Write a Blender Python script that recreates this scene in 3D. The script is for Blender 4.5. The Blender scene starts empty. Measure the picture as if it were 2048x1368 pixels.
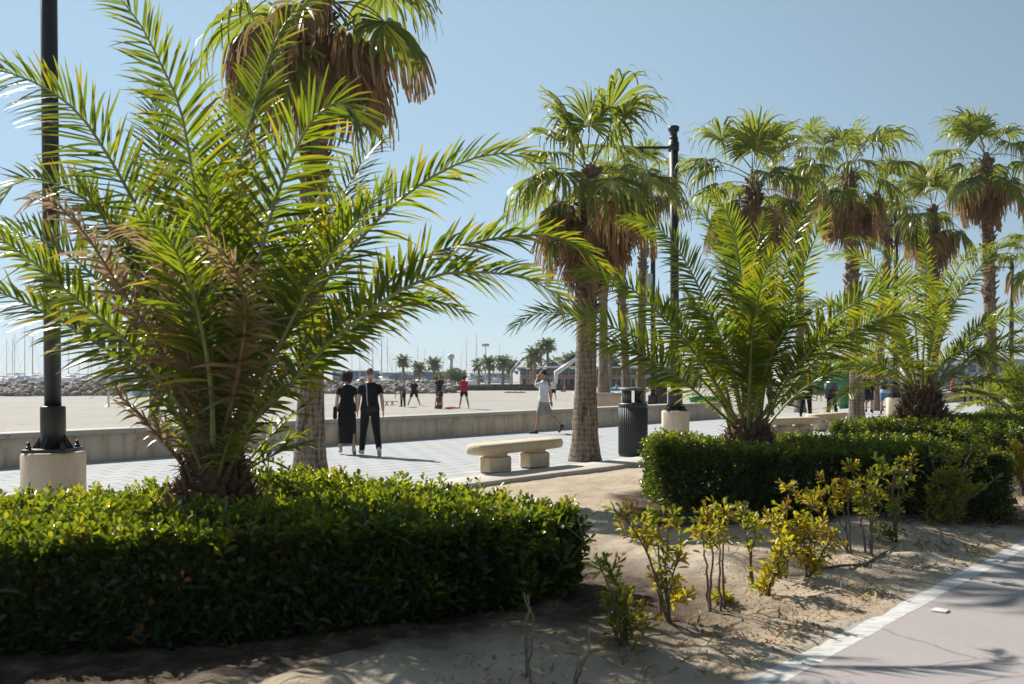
import bpy, math, random
import numpy as np
from mathutils import Vector, Quaternion

sc = bpy.context.scene
col = sc.collection
random.seed(7)
rng = np.random.default_rng(11)
R = math.radians

# ------------------------------------------------------------------ camera, sky, sun, exposure
F, H, HY, CX = 1991.0, 1.65, 750.0, 1024.0      # focal length in photo pixels, eye height, horizon row, centre column
cam_d = bpy.data.cameras.new('camera')
cam = bpy.data.objects.new('camera', cam_d)
col.objects.link(cam)
cam.location = (0, 0, H)
cam.rotation_euler = (R(90), 0, 0)
cam_d.sensor_width = 36.0
cam_d.lens = 35.0
cam_d.shift_y = (HY - 684) / 2048.0
cam_d.clip_end = 9000
cam_d.clip_start = 0.1
cam_d.dof.use_dof = True
cam_d.dof.focus_distance = 14.0
cam_d.dof.aperture_fstop = 2.8
sc.camera = cam

SUN_EL = R(40)
SUN_H = Vector((-0.71, 0.70, 0)).normalized()
SUN_V = Vector((SUN_H.x * math.cos(SUN_EL), SUN_H.y * math.cos(SUN_EL), math.sin(SUN_EL)))
world = bpy.data.worlds.new('World')
sc.world = world
world.use_nodes = True
wn = world.node_tree
bg = wn.nodes['Background']
sky = wn.nodes.new('ShaderNodeTexSky')
sky.sky_type = 'NISHITA'
sky.sun_disc = False
sky.sun_elevation = SUN_EL
sky.sun_rotation = math.atan2(SUN_H.x, SUN_H.y)
sky.air_density = 1.0
sky.dust_density = 0.0
sky.ozone_density = 4.0
# thin sea haze in the air: a pale share added evenly to the clear-sky colour
hz = wn.nodes.new('ShaderNodeVectorMath'); hz.operation = 'MULTIPLY_ADD'
hz.inputs[1].default_value = (0.24, 0.20, 0.23)
hz.inputs[2].default_value = (1.40, 2.20, 2.45)
wn.links.new(sky.outputs[0], hz.inputs[0])
# the haze scatters forward: strong towards the sun and low in the sky, weak overhead and behind
tcw = wn.nodes.new('ShaderNodeTexCoord')
dp = wn.nodes.new('ShaderNodeVectorMath'); dp.operation = 'DOT_PRODUCT'
dp.inputs[1].default_value = (SUN_H.x * .9, SUN_H.y * .9, -.55)
wn.links.new(tcw.outputs['Generated'], dp.inputs[0])
mr = wn.nodes.new('ShaderNodeMapRange'); mr.interpolation_type = 'SMOOTHSTEP'
mr.inputs['From Min'].default_value = -.45; mr.inputs['From Max'].default_value = .65
mr.inputs['To Min'].default_value = .30; mr.inputs['To Max'].default_value = 1.0
wn.links.new(dp.outputs['Value'], mr.inputs['Value'])
hs = wn.nodes.new('ShaderNodeVectorMath'); hs.operation = 'SCALE'
hs.inputs[0].default_value = (2.36, 3.36, 3.75)
wn.links.new(mr.outputs[0], hs.inputs['Scale'])
wn.links.new(hs.outputs[0], hz.inputs[2])
wn.links.new(hz.outputs[0], bg.inputs[0])
bg.inputs[1].default_value = 0.088
sun_d = bpy.data.lights.new('sun', 'SUN')
sun_d.energy = 4.4
sun_d.angle = R(0.5)
sun_d.color = (1.0, 0.95, 0.86)
sun = bpy.data.objects.new('sun', sun_d)
col.objects.link(sun)
sun.rotation_euler = SUN_V.to_track_quat('Z', 'Y').to_euler()
sc.view_settings.view_transform = 'Standard'
sc.view_settings.look = 'None'
sc.view_settings.exposure = 0.8
sc.view_settings.gamma = 1.0
sc.cycles.max_bounces = 6
sc.cycles.transmission_bounces = 4
sc.cycles.diffuse_bounces = 3
sc.cycles.glossy_bounces = 2
sc.cycles.sample_clamp_indirect = 6.0

# ------------------------------------------------------------------ coordinates
U = np.array([0.639, 0.769, 0.0]); U /= np.linalg.norm(U)      # along the promenade
N = np.array([-U[1], U[0], 0.0])                                # towards the sea
ANG = math.atan2(U[1], U[0])


def gp(px, py, z=0.0):
    """ground point seen at a photo pixel, at height z"""
    Y = F * (H - z) / (py - HY)
    return np.array([(px - CX) / F * Y, Y, z])


def at(px, py, Y):
    """point at depth Y seen at a photo pixel"""
    return np.array([(px - CX) / F * Y, Y, H - (py - HY) / F * Y])


def sn(s, n, z=0.0):
    return s * U + n * N + np.array([0, 0, z])


def nrm(v):
    v = np.asarray(v, float)
    l = np.linalg.norm(v, axis=-1, keepdims=True)
    return v / np.maximum(l, 1e-9)


# ------------------------------------------------------------------ mesh collector
class MB:
    def __init__(s):
        s.v = []; s.f = []; s.m = []; s.c = []; s.n = 0; s.big = []

    def add(s, verts, faces, mat=0, tint=None):
        verts = np.asarray(verts, float).reshape(-1, 3)
        k = s.n
        s.v.append(verts)
        for f in faces:
            s.f.append(tuple(i + k for i in f))
            s.m.append(mat)
        if tint is None:
            tint = np.zeros((len(verts), 3))
        tint = np.asarray(tint, float)
        if tint.ndim == 1:
            tint = np.tile(tint, (len(verts), 1))
        s.c.append(tint)
        s.n += len(verts)
        return s

    def addq(s, verts, quads, mat=0, tint=None):
        """large arrays of quads"""
        s.v.append(verts); s.c.append(tint if tint is not None else np.zeros((len(verts), 3)))
        s.big.append((quads + s.n, mat))
        s.n += len(verts)
        return s

    def box(s, c, size, rz=0.0, mat=0, tint=None, taper=1.0):
        x, y, z = np.array(size) / 2.0
        p = np.array([[-x, -y, -z], [x, -y, -z], [x, y, -z], [-x, y, -z],
                      [-x * taper, -y * taper, z], [x * taper, -y * taper, z], [x * taper, y * taper, z], [-x * taper, y * taper, z]])
        if rz:
            ca, sa = math.cos(rz), math.sin(rz)
            p = np.stack([p[:, 0] * ca - p[:, 1] * sa, p[:, 0] * sa + p[:, 1] * ca, p[:, 2]], 1)
        s.add(p + np.array(c), [(0, 3, 2, 1), (4, 5, 6, 7), (0, 1, 5, 4), (1, 2, 6, 5), (2, 3, 7, 6), (3, 0, 4, 7)], mat, tint)
        return s

    def tube(s, pts, rad, n=8, mat=0, tint=None, cap=True, flat=1.0):
        pts = np.asarray(pts, float)
        k = len(pts)
        rad = np.broadcast_to(np.asarray(rad, float), (k,))
        T = nrm(np.gradient(pts, axis=0))
        ref = np.array([0.0, 0, 1]) if abs(T[0][2]) < 0.9 else np.array([0.0, 1, 0])
        a = nrm(np.cross(T[0], ref))
        vs = []
        for i in range(k):
            a = nrm(a - T[i] * np.dot(a, T[i]))
            b = np.cross(T[i], a)
            th = np.arange(n) / n * 2 * math.pi
            vs.append(pts[i] + rad[i] * (np.cos(th)[:, None] * a + flat * np.sin(th)[:, None] * b))
        vs = np.concatenate(vs)
        fs = [(i * n + j, i * n + (j + 1) % n, (i + 1) * n + (j + 1) % n, (i + 1) * n + j) for i in range(k - 1) for j in range(n)]
        if cap:
            fs.append(tuple(range(n))[::-1]); fs.append(tuple((k - 1) * n + j for j in range(n)))
        s.add(vs, fs, mat, tint)
        return s

    def lathe(s, prof, n=24, c=(0, 0, 0), mat=0, tint=None, jit=0.0, rot=0.0):
        """profile of (radius, z) turned round z"""
        k = len(prof)
        th = np.arange(n) / n * 2 * math.pi + rot
        vs = []
        for r, z in prof:
            rr = r * (1 + (rng.random(n) - .5) * jit)
            vs.append(np.stack([rr * np.cos(th), rr * np.sin(th), np.full(n, z)], 1))
        vs = np.concatenate(vs) + np.array(c)
        fs = [(i * n + j, i * n + (j + 1) % n, (i + 1) * n + (j + 1) % n, (i + 1) * n + j) for i in range(k - 1) for j in range(n)]
        fs.append(tuple(range(n))[::-1]); fs.append(tuple((k - 1) * n + j for j in range(n)))
        s.add(vs, fs, mat, tint)
        return s

    def ell(s, c, r, n=14, m=9, mat=0, tint=None, rot=None):
        vs = [[0, 0, -1]]
        for i in range(1, m):
            ph = -math.pi / 2 + math.pi * i / m
            for j in range(n):
                t = 2 * math.pi * j / n
                vs.append([math.cos(ph) * math.cos(t), math.cos(ph) * math.sin(t), math.sin(ph)])
        vs.append([0, 0, 1])
        vs = np.array(vs) * np.array(r)
        if rot is not None:
            vs = vs @ np.array(rot).T
        vs = vs + np.array(c)
        fs = [(0, 1 + (j + 1) % n, 1 + j) for j in range(n)]
        for i in range(m - 2):
            for j in range(n):
                a = 1 + i * n
                fs.append((a + j, a + (j + 1) % n, a + n + (j + 1) % n, a + n + j))
        a = 1 + (m - 2) * n
        fs += [(a + j, a + (j + 1) % n, len(vs) - 1) for j in range(n)]
        s.add(vs, fs, mat, tint)
        return s

    def loft(s, rings, n=16, mat=0, tint=None):
        """rings of (cx, cy, z, rx, ry)"""
        th = np.arange(n) / n * 2 * math.pi
        vs = np.concatenate([np.stack([cx + rx * np.cos(th), cy + ry * np.sin(th), np.full(n, z)], 1) for cx, cy, z, rx, ry in rings])
        k = len(rings)
        fs = [(i * n + j, i * n + (j + 1) % n, (i + 1) * n + (j + 1) % n, (i + 1) * n + j) for i in range(k - 1) for j in range(n)]
        fs.append(tuple(range(n))[::-1]); fs.append(tuple((k - 1) * n + j for j in range(n)))
        s.add(vs, fs, mat, tint)
        return s

    def prism(s, poly, z0, z1, mat=0, tint=None):
        """polygon (anticlockwise xy) extruded from z0 to z1"""
        poly = np.asarray(poly, float)[:, :2]
        k = len(poly)
        vs = np.concatenate([np.c_[poly, np.full(k, z0)], np.c_[poly, np.full(k, z1)]])
        fs = [tuple(range(k))[::-1], tuple(range(k, 2 * k))] + [(i, (i + 1) % k, k + (i + 1) % k, k + i) for i in range(k)]
        s.add(vs, fs, mat, tint)
        return s

    def mesh(s, name, mats, smooth=False):
        me = bpy.data.meshes.new(name)
        V = np.concatenate(s.v).astype(np.float32)
        lens = [np.array([len(f) for f in s.f], np.int32)]
        loops = [np.array([i for f in s.f for i in f], np.int32)]
        mi = [np.array(s.m, np.int32)]
        for q, m in s.big:
            lens.append(np.full(len(q), q.shape[1], np.int32)); loops.append(q.reshape(-1).astype(np.int32)); mi.append(np.full(len(q), m, np.int32))
        lens = np.concatenate(lens); loops = np.concatenate(loops); mi = np.concatenate(mi)
        me.vertices.add(len(V)); me.vertices.foreach_set('co', V.reshape(-1))
        me.loops.add(len(loops)); me.loops.foreach_set('vertex_index', loops)
        me.polygons.add(len(lens))
        st = np.zeros(len(lens), np.int32); st[1:] = np.cumsum(lens)[:-1]
        me.polygons.foreach_set('loop_start', st)
        me.polygons.foreach_set('loop_total', lens)
        me.polygons.foreach_set('material_index', mi)
        if smooth:
            me.polygons.foreach_set('use_smooth', np.ones(len(lens), bool))
        at_ = me.attributes.new('tint', 'FLOAT_COLOR', 'POINT')
        C = np.concatenate(s.c).astype(np.float32)
        at_.data.foreach_set('color', np.c_[C, np.ones(len(C), np.float32)].astype(np.float32).reshape(-1))
        for m in (mats if isinstance(mats, (list, tuple)) else [mats]):
            me.materials.append(m)
        me.update(calc_edges=True)
        me.validate()
        return me

    def build(s, name, mats, parent=None, loc=None, smooth=False, bevel=0.0):
        o = bpy.data.objects.new(name, s.mesh(name, mats, smooth))
        col.objects.link(o)
        if parent is not None:
            o.parent = parent
        if loc is not None:
            o.location = tuple(loc)
        if bevel:
            b = o.modifiers.new('bevel', 'BEVEL'); b.width = bevel; b.segments = 2; b.limit_method = 'ANGLE'; b.angle_limit = R(40)
        return o


def tag(o, label=None, cat=None, group=None, kind=None):
    if label: o['label'] = label
    if cat: o['category'] = cat
    if group: o['group'] = group
    if kind: o['kind'] = kind
    return o


def thing(name, label, cat, loc=(0, 0, 0), rz=0.0, group=None):
    o = bpy.data.objects.new(name, None)
    o.empty_display_size = 0.2
    col.objects.link(o)
    o.location = tuple(loc)
    o.rotation_euler = (0, 0, rz)
    return tag(o, label, cat, group)


KIDS = {}


def copy_tree(o, label=None):
    c = o.copy(); col.objects.link(c)
    for ch in [x for x in col.objects if x.parent == o]:
        d = ch.copy(); d.parent = c; col.objects.link(d)
        for g in [x for x in col.objects if x.parent == ch]:
            e = g.copy(); e.parent = d; col.objects.link(e)
    if label: c['label'] = label
    return c


# ------------------------------------------------------------------ materials
def mat(name):
    m = bpy.data.materials.new(name); m.use_nodes = True
    nt = m.node_tree
    return m, nt, nt.nodes['Principled BSDF'], nt.nodes['Material Output']


def node(nt, t, **kw):
    n = nt.nodes.new(t)
    for k, v in kw.items():
        if k.startswith('i_'):
            n.inputs[k[2:].replace('_', ' ')].default_value = v
        else:
            setattr(n, k, v)
    return n


def coords(nt, scale=(1, 1, 1), rot=(0, 0, 0), kind='Object'):
    tc = node(nt, 'ShaderNodeTexCoord')
    mp = node(nt, 'ShaderNodeMapping')
    mp.inputs['Scale'].default_value = scale
    mp.inputs['Rotation'].default_value = rot
    nt.links.new(tc.outputs[kind], mp.inputs[0])
    return mp.outputs[0]


def noise(nt, vec, scale, detail=4, rough=.55):
    n = node(nt, 'ShaderNodeTexNoise')
    n.inputs['Scale'].default_value = scale; n.inputs['Detail'].default_value = detail; n.inputs['Roughness'].default_value = rough
    if vec is not None: nt.links.new(vec, n.inputs['Vector'])
    return n.outputs['Fac']


def ramp(nt, fac, stops):
    r = node(nt, 'ShaderNodeValToRGB')
    while len(r.color_ramp.elements) < len(stops):
        r.color_ramp.elements.new(0.5)
    for e, (p, c) in zip(r.color_ramp.elements, stops):
        e.position = p; e.color = (*c, 1) if len(c) == 3 else c
    nt.links.new(fac, r.inputs[0])
    return r.outputs[0]


def mix(nt, fac, a, b, mode='MIX'):
    n = node(nt, 'ShaderNodeMix', data_type='RGBA', blend_type=mode)
    for s, v in ((n.inputs[0], fac), (n.inputs[6], a), (n.inputs[7], b)):
        if hasattr(v, 'is_output'): nt.links.new(v, s)
        elif isinstance(v, (int, float)): s.default_value = v
        else: s.default_value = (*v, 1) if len(v) == 3 else v
    return n.outputs[2]


def math_(nt, op, a, b=0.0, clamp=False):
    n = node(nt, 'ShaderNodeMath', operation=op, use_clamp=clamp)
    for s, v in ((n.inputs[0], a), (n.inputs[1], b)):
        if hasattr(v, 'is_output'): nt.links.new(v, s)
        else: s.default_value = v
    return n.outputs[0]


def bump(nt, bsdf, h, strength=.5, dist=.02):
    b = node(nt, 'ShaderNodeBump')
    b.inputs['Strength'].default_value = strength; b.inputs['Distance'].default_value = dist
    nt.links.new(h, b.inputs['Height'])
    nt.links.new(b.outputs[0], bsdf.inputs['Normal'])


def simple(name, c, rough=.6, var=.25, scale=6.0, metal=0.0, bmp=0.15, spec=.5, kind='Object'):
    m, nt, p, o = mat(name)
    v = coords(nt, kind=kind)
    f = noise(nt, v, scale, 5)
    lo = tuple(max(0, x * (1 - var)) for x in c); hi = tuple(min(1, x * (1 + var)) for x in c)
    nt.links.new(ramp(nt, f, [(.3, lo), (.7, hi)]), p.inputs['Base Color'])
    p.inputs['Roughness'].default_value = rough
    p.inputs['Metallic'].default_value = metal
    p.inputs['Specular IOR Level'].default_value = spec
    if bmp: bump(nt, p, noise(nt, v, scale * 6, 3), bmp, .01)
    return m


def leaf_mat(name, dark, light, yellow, brown, trans=(.35, .45, .04), tfac=.42, rough=.38, tip=.0, spec=.5, young=0.0):
    """tint.r random per leaf, tint.g along the leaf, tint.b dryness"""
    m, nt, p, o = mat(name)
    a = node(nt, 'ShaderNodeAttribute', attribute_name='tint')
    sp = node(nt, 'ShaderNodeSeparateColor'); nt.links.new(a.outputs['Color'], sp.inputs[0])
    r, g, b = sp.outputs
    base = mix(nt, r, dark, light)
    yel = math_(nt, 'MULTIPLY', math_(nt, 'SUBTRACT', math_(nt, 'ADD', r, math_(nt, 'MULTIPLY', g, tip)), .72), 2.2, True)
    c1 = mix(nt, yel, base, yellow)
    dry = math_(nt, 'MULTIPLY', math_(nt, 'SUBTRACT', math_(nt, 'ADD', math_(nt, 'ADD', b, math_(nt, 'MULTIPLY', math_(nt, 'POWER', g, 4.0), math_(nt, 'MULTIPLY', tip, 1.0))), math_(nt, 'MULTIPLY', r, .15)), .62), 3.0, True)
    c2 = mix(nt, dry, c1, brown)
    nt.links.new(c2, p.inputs['Base Color'])
    p.inputs['Roughness'].default_value = rough
    p.inputs['Specular IOR Level'].default_value = spec
    tr = node(nt, 'ShaderNodeBsdfTranslucent')
    tc = mix(nt, yel, trans, tuple(min(1, x) for x in (yellow[0] * 1.8, yellow[1] * 1.6, yellow[2])))
    tc = mix(nt, dry, tc, tuple(x * 1.3 for x in brown))
    nt.links.new(tc, tr.inputs['Color'])
    ms = node(nt, 'ShaderNodeMixShader'); ms.inputs[0].default_value = tfac
    if young: nt.links.new(math_(nt, 'ADD', math_(nt, 'MULTIPLY', r, young), tfac), ms.inputs[0])
    nt.links.new(p.outputs[0], ms.inputs[1]); nt.links.new(tr.outputs[0], ms.inputs[2])
    nt.links.new(ms.outputs[0], o.inputs['Surface'])
    return m


M = {}
M['phoenix'] = leaf_mat('phoenix_leaflet', (.024, .050, .010), (.06, .10, .014), (.32, .29, .012), (.30, .20, .115), (.29, .39, .010), .43, .33, tip=.62)
M['fan'] = leaf_mat('fan_leaf_green', (.05, .08, .018), (.10, .14, .03), (.26, .22, .04), (.29, .18, .09), (.35, .41, .04), .42, .4, tip=.45)
M['hedge'] = leaf_mat('hedge_leaf', (.010, .026, .008), (.05, .09, .014), (.30, .26, .015), (.28, .12, .03), (.30, .40, .015), .10, .27, young=.42)
M['shrub'] = leaf_mat('shrub_leaf', (.04, .075, .012), (.11, .15, .018), (.62, .42, .015), (.35, .17, .03), (.46, .50, .02), .42, .35)
M['petiole'] = simple('frond_rachis', (.26, .27, .09), .4, .3, 4)
M['drypetiole'] = simple('dry_petiole', (.24, .15, .07), .7, .3, 5)
M['twig'] = simple('shrub_twig', (.13, .09, .06), .8, .3, 9)
M['deadtwig'] = simple('dead_twig', (.20, .14, .085), .8, .3, 9)


def trunk_mat(name, c1, c2, ringscale, vert):
    m, nt, p, o = mat(name)
    v = coords(nt)
    st = noise(nt, coords(nt, (vert, vert, vert * .09)), 5, 6, .65)
    w = node(nt, 'ShaderNodeTexWave', wave_type='BANDS', bands_direction='Z', wave_profile='SAW')
    w.inputs['Scale'].default_value = ringscale; w.inputs['Distortion'].default_value = 5.0
    w.inputs['Detail'].default_value = 3.0; w.inputs['Detail Scale'].default_value = 2.5
    nt.links.new(v, w.inputs[0])
    h = math_(nt, 'ADD', math_(nt, 'MULTIPLY', st, 1.0), math_(nt, 'MULTIPLY', w.outputs['Fac'], .14))
    nt.links.new(ramp(nt, h, [(.42, c1), (.56, tuple((a + b) / 2 for a, b in zip(c1, c2))), (.74, c2)]), p.inputs['Base Color'])
    p.inputs['Roughness'].default_value = .9
    bump(nt, p, h, 1.0, .05)
    return m


M['fantrunk'] = trunk_mat('fan_palm_bark', (.055, .038, .026), (.36, .28, .205), 3.2, 5.0)
M['boots'] = simple('fan_palm_boots', (.16, .105, .07), .9, .45, 9)
M['phtrunk'] = simple('phoenix_leaf_base', (.15, .085, .045), .85, .5, 8, bmp=.6)
M['phscar'] = simple('phoenix_leaf_scar', (.30, .19, .10), .85, .3, 14, bmp=.4)


def sand_mat(name, c1, c2, c3, s1=.5, bumpd=.05, litter=0.0, fine=1.0):
    m, nt, p, o = mat(name)
    v = coords(nt)
    f1 = noise(nt, v, s1, 6, .6); f2 = noise(nt, v, 9 * fine, 5, .65); f3 = noise(nt, v, 70 * fine, 3)
    c = ramp(nt, f1, [(.3, c1), (.55, c2), (.75, c3)])
    c = mix(nt, math_(nt, 'MULTIPLY', f2, .35), c, tuple(x * .62 for x in c1))
    if litter:
        vo = noise(nt, v, 34, 4, .7)
        k = math_(nt, 'MULTIPLY', math_(nt, 'SUBTRACT', math_(nt, 'MULTIPLY', vo, 1.0), .58), 7.0, True)
        k = math_(nt, 'MULTIPLY', k, math_(nt, 'MULTIPLY', math_(nt, 'SUBTRACT', noise(nt, v, 1.3, 4), .38), litter * 4, True))
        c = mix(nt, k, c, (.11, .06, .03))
        shade_att = node(nt, 'ShaderNodeAttribute', attribute_name='tint')
        hs_ = node(nt, 'ShaderNodeSeparateColor'); nt.links.new(shade_att.outputs['Color'], hs_.inputs[0])
        shade_k = math_(nt, 'MULTIPLY', hs_.outputs[0], math_(nt, 'ADD', .45, math_(nt, 'MULTIPLY', noise(nt, v, 6, 5, .7), 1.0)), True)
        c = mix(nt, shade_k, c, (.045, .030, .018))  # shade round the hedges put into the soil colour, along with brown litter
    nt.links.new(c, p.inputs['Base Color'])
    p.inputs['Roughness'].default_value = .95
    p.inputs['Specular IOR Level'].default_value = .15
    h = math_(nt, 'ADD', math_(nt, 'MULTIPLY', f2, 1.0), math_(nt, 'MULTIPLY', f3, .3))
    bump(nt, p, h, .9, bumpd)
    return m


M['beach'] = sand_mat('beach_sand', (.40, .365, .325), (.44, .41, .37), (.47, .435, .395), .12, .16, 0, .22)
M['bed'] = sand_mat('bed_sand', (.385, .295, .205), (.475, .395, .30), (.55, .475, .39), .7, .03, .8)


def paving():
    m, nt, p, o = mat('pale_paving')
    v = coords(nt, (1, 1, 1), (0, 0, -ANG))
    b = node(nt, 'ShaderNodeTexBrick', offset=.5)
    b.inputs['Scale'].default_value = 1.0; b.inputs['Brick Width'].default_value = .60; b.inputs['Row Height'].default_value = .40
    b.inputs['Mortar Size'].default_value = .022; b.inputs['Color1'].default_value = (.45, .465, .48, 1); b.inputs['Color2'].default_value = (.40, .415, .43, 1)
    b.inputs['Mortar'].default_value = (.17, .18, .20, 1)
    nt.links.new(v, b.inputs['Vector'])
    f = noise(nt, v, .7, 5); f2 = noise(nt, v, 14, 4)
    c = mix(nt, math_(nt, 'MULTIPLY', f, .30), b.outputs['Color'], (.40, .38, .35))
    c = mix(nt, math_(nt, 'MULTIPLY', f2, .25), c, (.34, .33, .32))
    nt.links.new(c, p.inputs['Base Color'])
    p.inputs['Roughness'].default_value = .9
    p.inputs['Specular IOR Level'].default_value = .2
    bump(nt, p, f2, .12, .004)
    return m


M['paving'] = paving()


def stone(name, c1, c2, stain=(.26, .16, .08), sfac=.5, scale=1.0, streak=True):
    m, nt, p, o = mat(name)
    v = coords(nt)
    f = noise(nt, v, 5 * scale, 6, .65); g = noise(nt, v, 60 * scale, 3)
    c = ramp(nt, f, [(.3, c1), (.7, c2)])
    c = mix(nt, math_(nt, 'MULTIPLY', g, .3), c, tuple(x * .6 for x in c1))
    if streak:
        s = noise(nt, coords(nt, (1.6, 1.6, .35)), 2.2, 6, .7)
        k = math_(nt, 'MULTIPLY', math_(nt, 'MULTIPLY', math_(nt, 'SUBTRACT', s, .46), 4.5, True), sfac)
        c = mix(nt, k, c, stain)
    nt.links.new(c, p.inputs['Base Color'])
    p.inputs['Roughness'].default_value = .85
    bump(nt, p, math_(nt, 'ADD', f, math_(nt, 'MULTIPLY', g, .4)), .5, .012)
    return m


M['wall'] = stone('wall_concrete', (.76, .60, .42), (.85, .71, .53), (.42, .24, .10), .8)
M['coping'] = stone('coping_stone', (.42, .39, .34), (.52, .485, .43), (.30, .26, .2), .3, 1.0)
M['bench'] = stone('bench_stone', (.58, .475, .33), (.70, .60, .45), (.56, .33, .13), .55, 1.4)
M['plinth'] = stone('plinth_stone', (.66, .53, .38), (.76, .63, .47), (.50, .32, .16), .45, 1.2)
M['kerb'] = stone('kerb_stone', (.50, .46, .40), (.58, .54, .48), (.36, .3, .2), .3)
M['metal'] = simple('black_green_paint', (.012, .015, .014), .42, .25, 8, bmp=.05)
M['binmetal'] = simple('bin_grey_green_paint', (.030, .037, .036), .45, .2, 7, bmp=.05)
M['lid'] = simple('bin_lid_metal', (.10, .12, .12), .5, .2, 7)
M['dark'] = simple('dark_void', (.01, .01, .01), .9, .2)
M['white'] = simple('white_paint', (.62, .62, .60), .5, .08, 3)
M['greybox'] = simple('grey_box', (.42, .44, .46), .5, .1, 3)


def asphalt():
    m, nt, p, o = mat('pinkish_bike_asphalt')
    v = coords(nt)
    f = noise(nt, v, .55, 6, .6); g = noise(nt, v, 160, 2); k = noise(nt, v, 5, 5, .7)
    c = ramp(nt, f, [(.3, (.345, .305, .297)), (.7, (.395, .355, .345))])
    c = mix(nt, math_(nt, 'MULTIPLY', g, .35), c, (.13, .11, .11))
    s = math_(nt, 'MULTIPLY', math_(nt, 'SUBTRACT', k, .62), 3.0, True)
    vo = node(nt, 'ShaderNodeTexVoronoi', feature='DISTANCE_TO_EDGE'); vo.inputs['Scale'].default_value = .55
    wv = node(nt, 'ShaderNodeMix', data_type='RGBA'); wv.inputs[0].default_value = .12
    nt.links.new(v, wv.inputs[6]); nz = node(nt, 'ShaderNodeTexNoise'); nz.inputs['Scale'].default_value = 2.5; nz.inputs['Detail'].default_value = 6
    nt.links.new(v, nz.inputs['Vector']); nt.links.new(nz.outputs['Color'], wv.inputs[7]); nt.links.new(wv.outputs[2], vo.inputs['Vector'])
    cr = math_(nt, 'SUBTRACT', 1.0, math_(nt, 'MULTIPLY', vo.outputs['Distance'], 160.0, True), True)
    c = mix(nt, math_(nt, 'MULTIPLY', cr, math_(nt, 'MULTIPLY', math_(nt, 'SUBTRACT', f, .42), 3.0, True)), c, (.12, .10, .10))
    c = mix(nt, math_(nt, 'MULTIPLY', s, .6), c, (.42, .35, .27))
    mo = noise(nt, v, 28, 5, .75)
    c = mix(nt, math_(nt, 'MULTIPLY', math_(nt, 'SUBTRACT', mo, .5), 1.6, True), c, (.20, .17, .165))
    nt.links.new(c, p.inputs['Base Color'])
    p.inputs['Roughness'].default_value = .85
    bump(nt, p, g, .5, .004)
    return m


M['asphalt'] = asphalt()


def road_paint():
    m, nt, p, o = mat('worn_white_line')
    v = coords(nt, (1, 1, 1), (0, 0, -ANG))
    f = noise(nt, coords(nt, (3, 12, 1), (0, 0, -ANG)), 2.0, 6, .7); g = noise(nt, v, 60, 3)
    c = ramp(nt, f, [(.36, (.33, .29, .26)), (.47, (.54, .53, .51)), (.64, (.66, .66, .64))])
    c = mix(nt, math_(nt, 'MULTIPLY', g, .3), c, (.36, .31, .26))
    nt.links.new(c, p.inputs['Base Color'])
    p.inputs['Roughness'].default_value = .7
    bump(nt, p, g, .3, .003)
    return m


M['line'] = road_paint()

# ------------------------------------------------------------------ the setting
def struct(o, kind='structure'):
    o['kind'] = kind
    return o


BEACH = -0.2


def vnoise(x, y, seed=0):
    """smooth value noise on numpy arrays"""
    xi = np.floor(x).astype(int); yi = np.floor(y).astype(int)
    xf = x - xi; yf = y - yi
    xf = xf * xf * (3 - 2 * xf); yf = yf * yf * (3 - 2 * yf)

    def h(a, c):
        q = (a * 374761393 + c * 668265263 + seed * 974634777) & 0xffffffff
        q = ((q ^ (q >> 13)) * 1274126177) & 0xffffffff
        return ((q ^ (q >> 16)) & 0xffff) / 65535.0
    return (h(xi, yi) * (1 - xf) + h(xi + 1, yi) * xf) * (1 - yf) + (h(xi, yi + 1) * (1 - xf) + h(xi + 1, yi + 1) * xf) * yf


def fbm(x, y, sc_, seed=0, oc=4):
    t = 0; a = 1; w = 0
    for i in range(oc):
        t = t + a * vnoise(x * sc_ + 37.1 * i, y * sc_ - 11.7 * i, seed + i); w += a
        a *= .5; sc_ *= 2.05
    return t / w - .5


def sheet(name, ss, ns, zf, m, smooth=True, tf=None):
    S, T = np.meshgrid(ss, ns, indexing='ij')
    x = S * U[0] + T * N[0]; y = S * U[1] + T * N[1]
    z = zf(S, T, x, y)
    V = np.stack([x, y, z], -1).reshape(-1, 3)
    a, c = len(ss), len(ns)
    i, j = np.meshgrid(np.arange(a - 1), np.arange(c - 1), indexing='ij')
    k = (i * c + j).reshape(-1)
    q = np.stack([k, k + c, k + c + 1, k + 1], 1)
    mb = MB(); mb.addq(V, q, 0, None if tf is None else np.c_[tf(x.reshape(-1), y.reshape(-1)), np.zeros((len(V), 2))])
    return mb.build(name, m, smooth=smooth)


gs = np.concatenate([[-4000, -1500, -600], np.arange(-300, 500, 20.0), [600, 900, 1500, 2500, 4000, 6000]])
struct(sheet('ground', gs, np.concatenate([[-4000, -1500, -600], np.arange(-300, 500, 20.0), [600, 900, 1500, 2500, 4000]]), lambda S, T, x, y: BEACH - .02 + 0 * S, M['beach'], smooth=False))
# rippled beach sand, finer near the promenade
ss = np.concatenate([np.arange(-20, 60, .35), np.arange(60, 170, 1.5)])
ns_ = np.concatenate([np.arange(18.6, 60, .35), np.arange(60, 150, 1.6)])
struct(sheet('beach', ss, ns_, lambda S, T, x, y: BEACH + .16 * np.clip(fbm(x, y, .22, 5), -.3, .4) + .07 * fbm(x, y, 1.1, 9) + .02, M['beach']))


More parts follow.
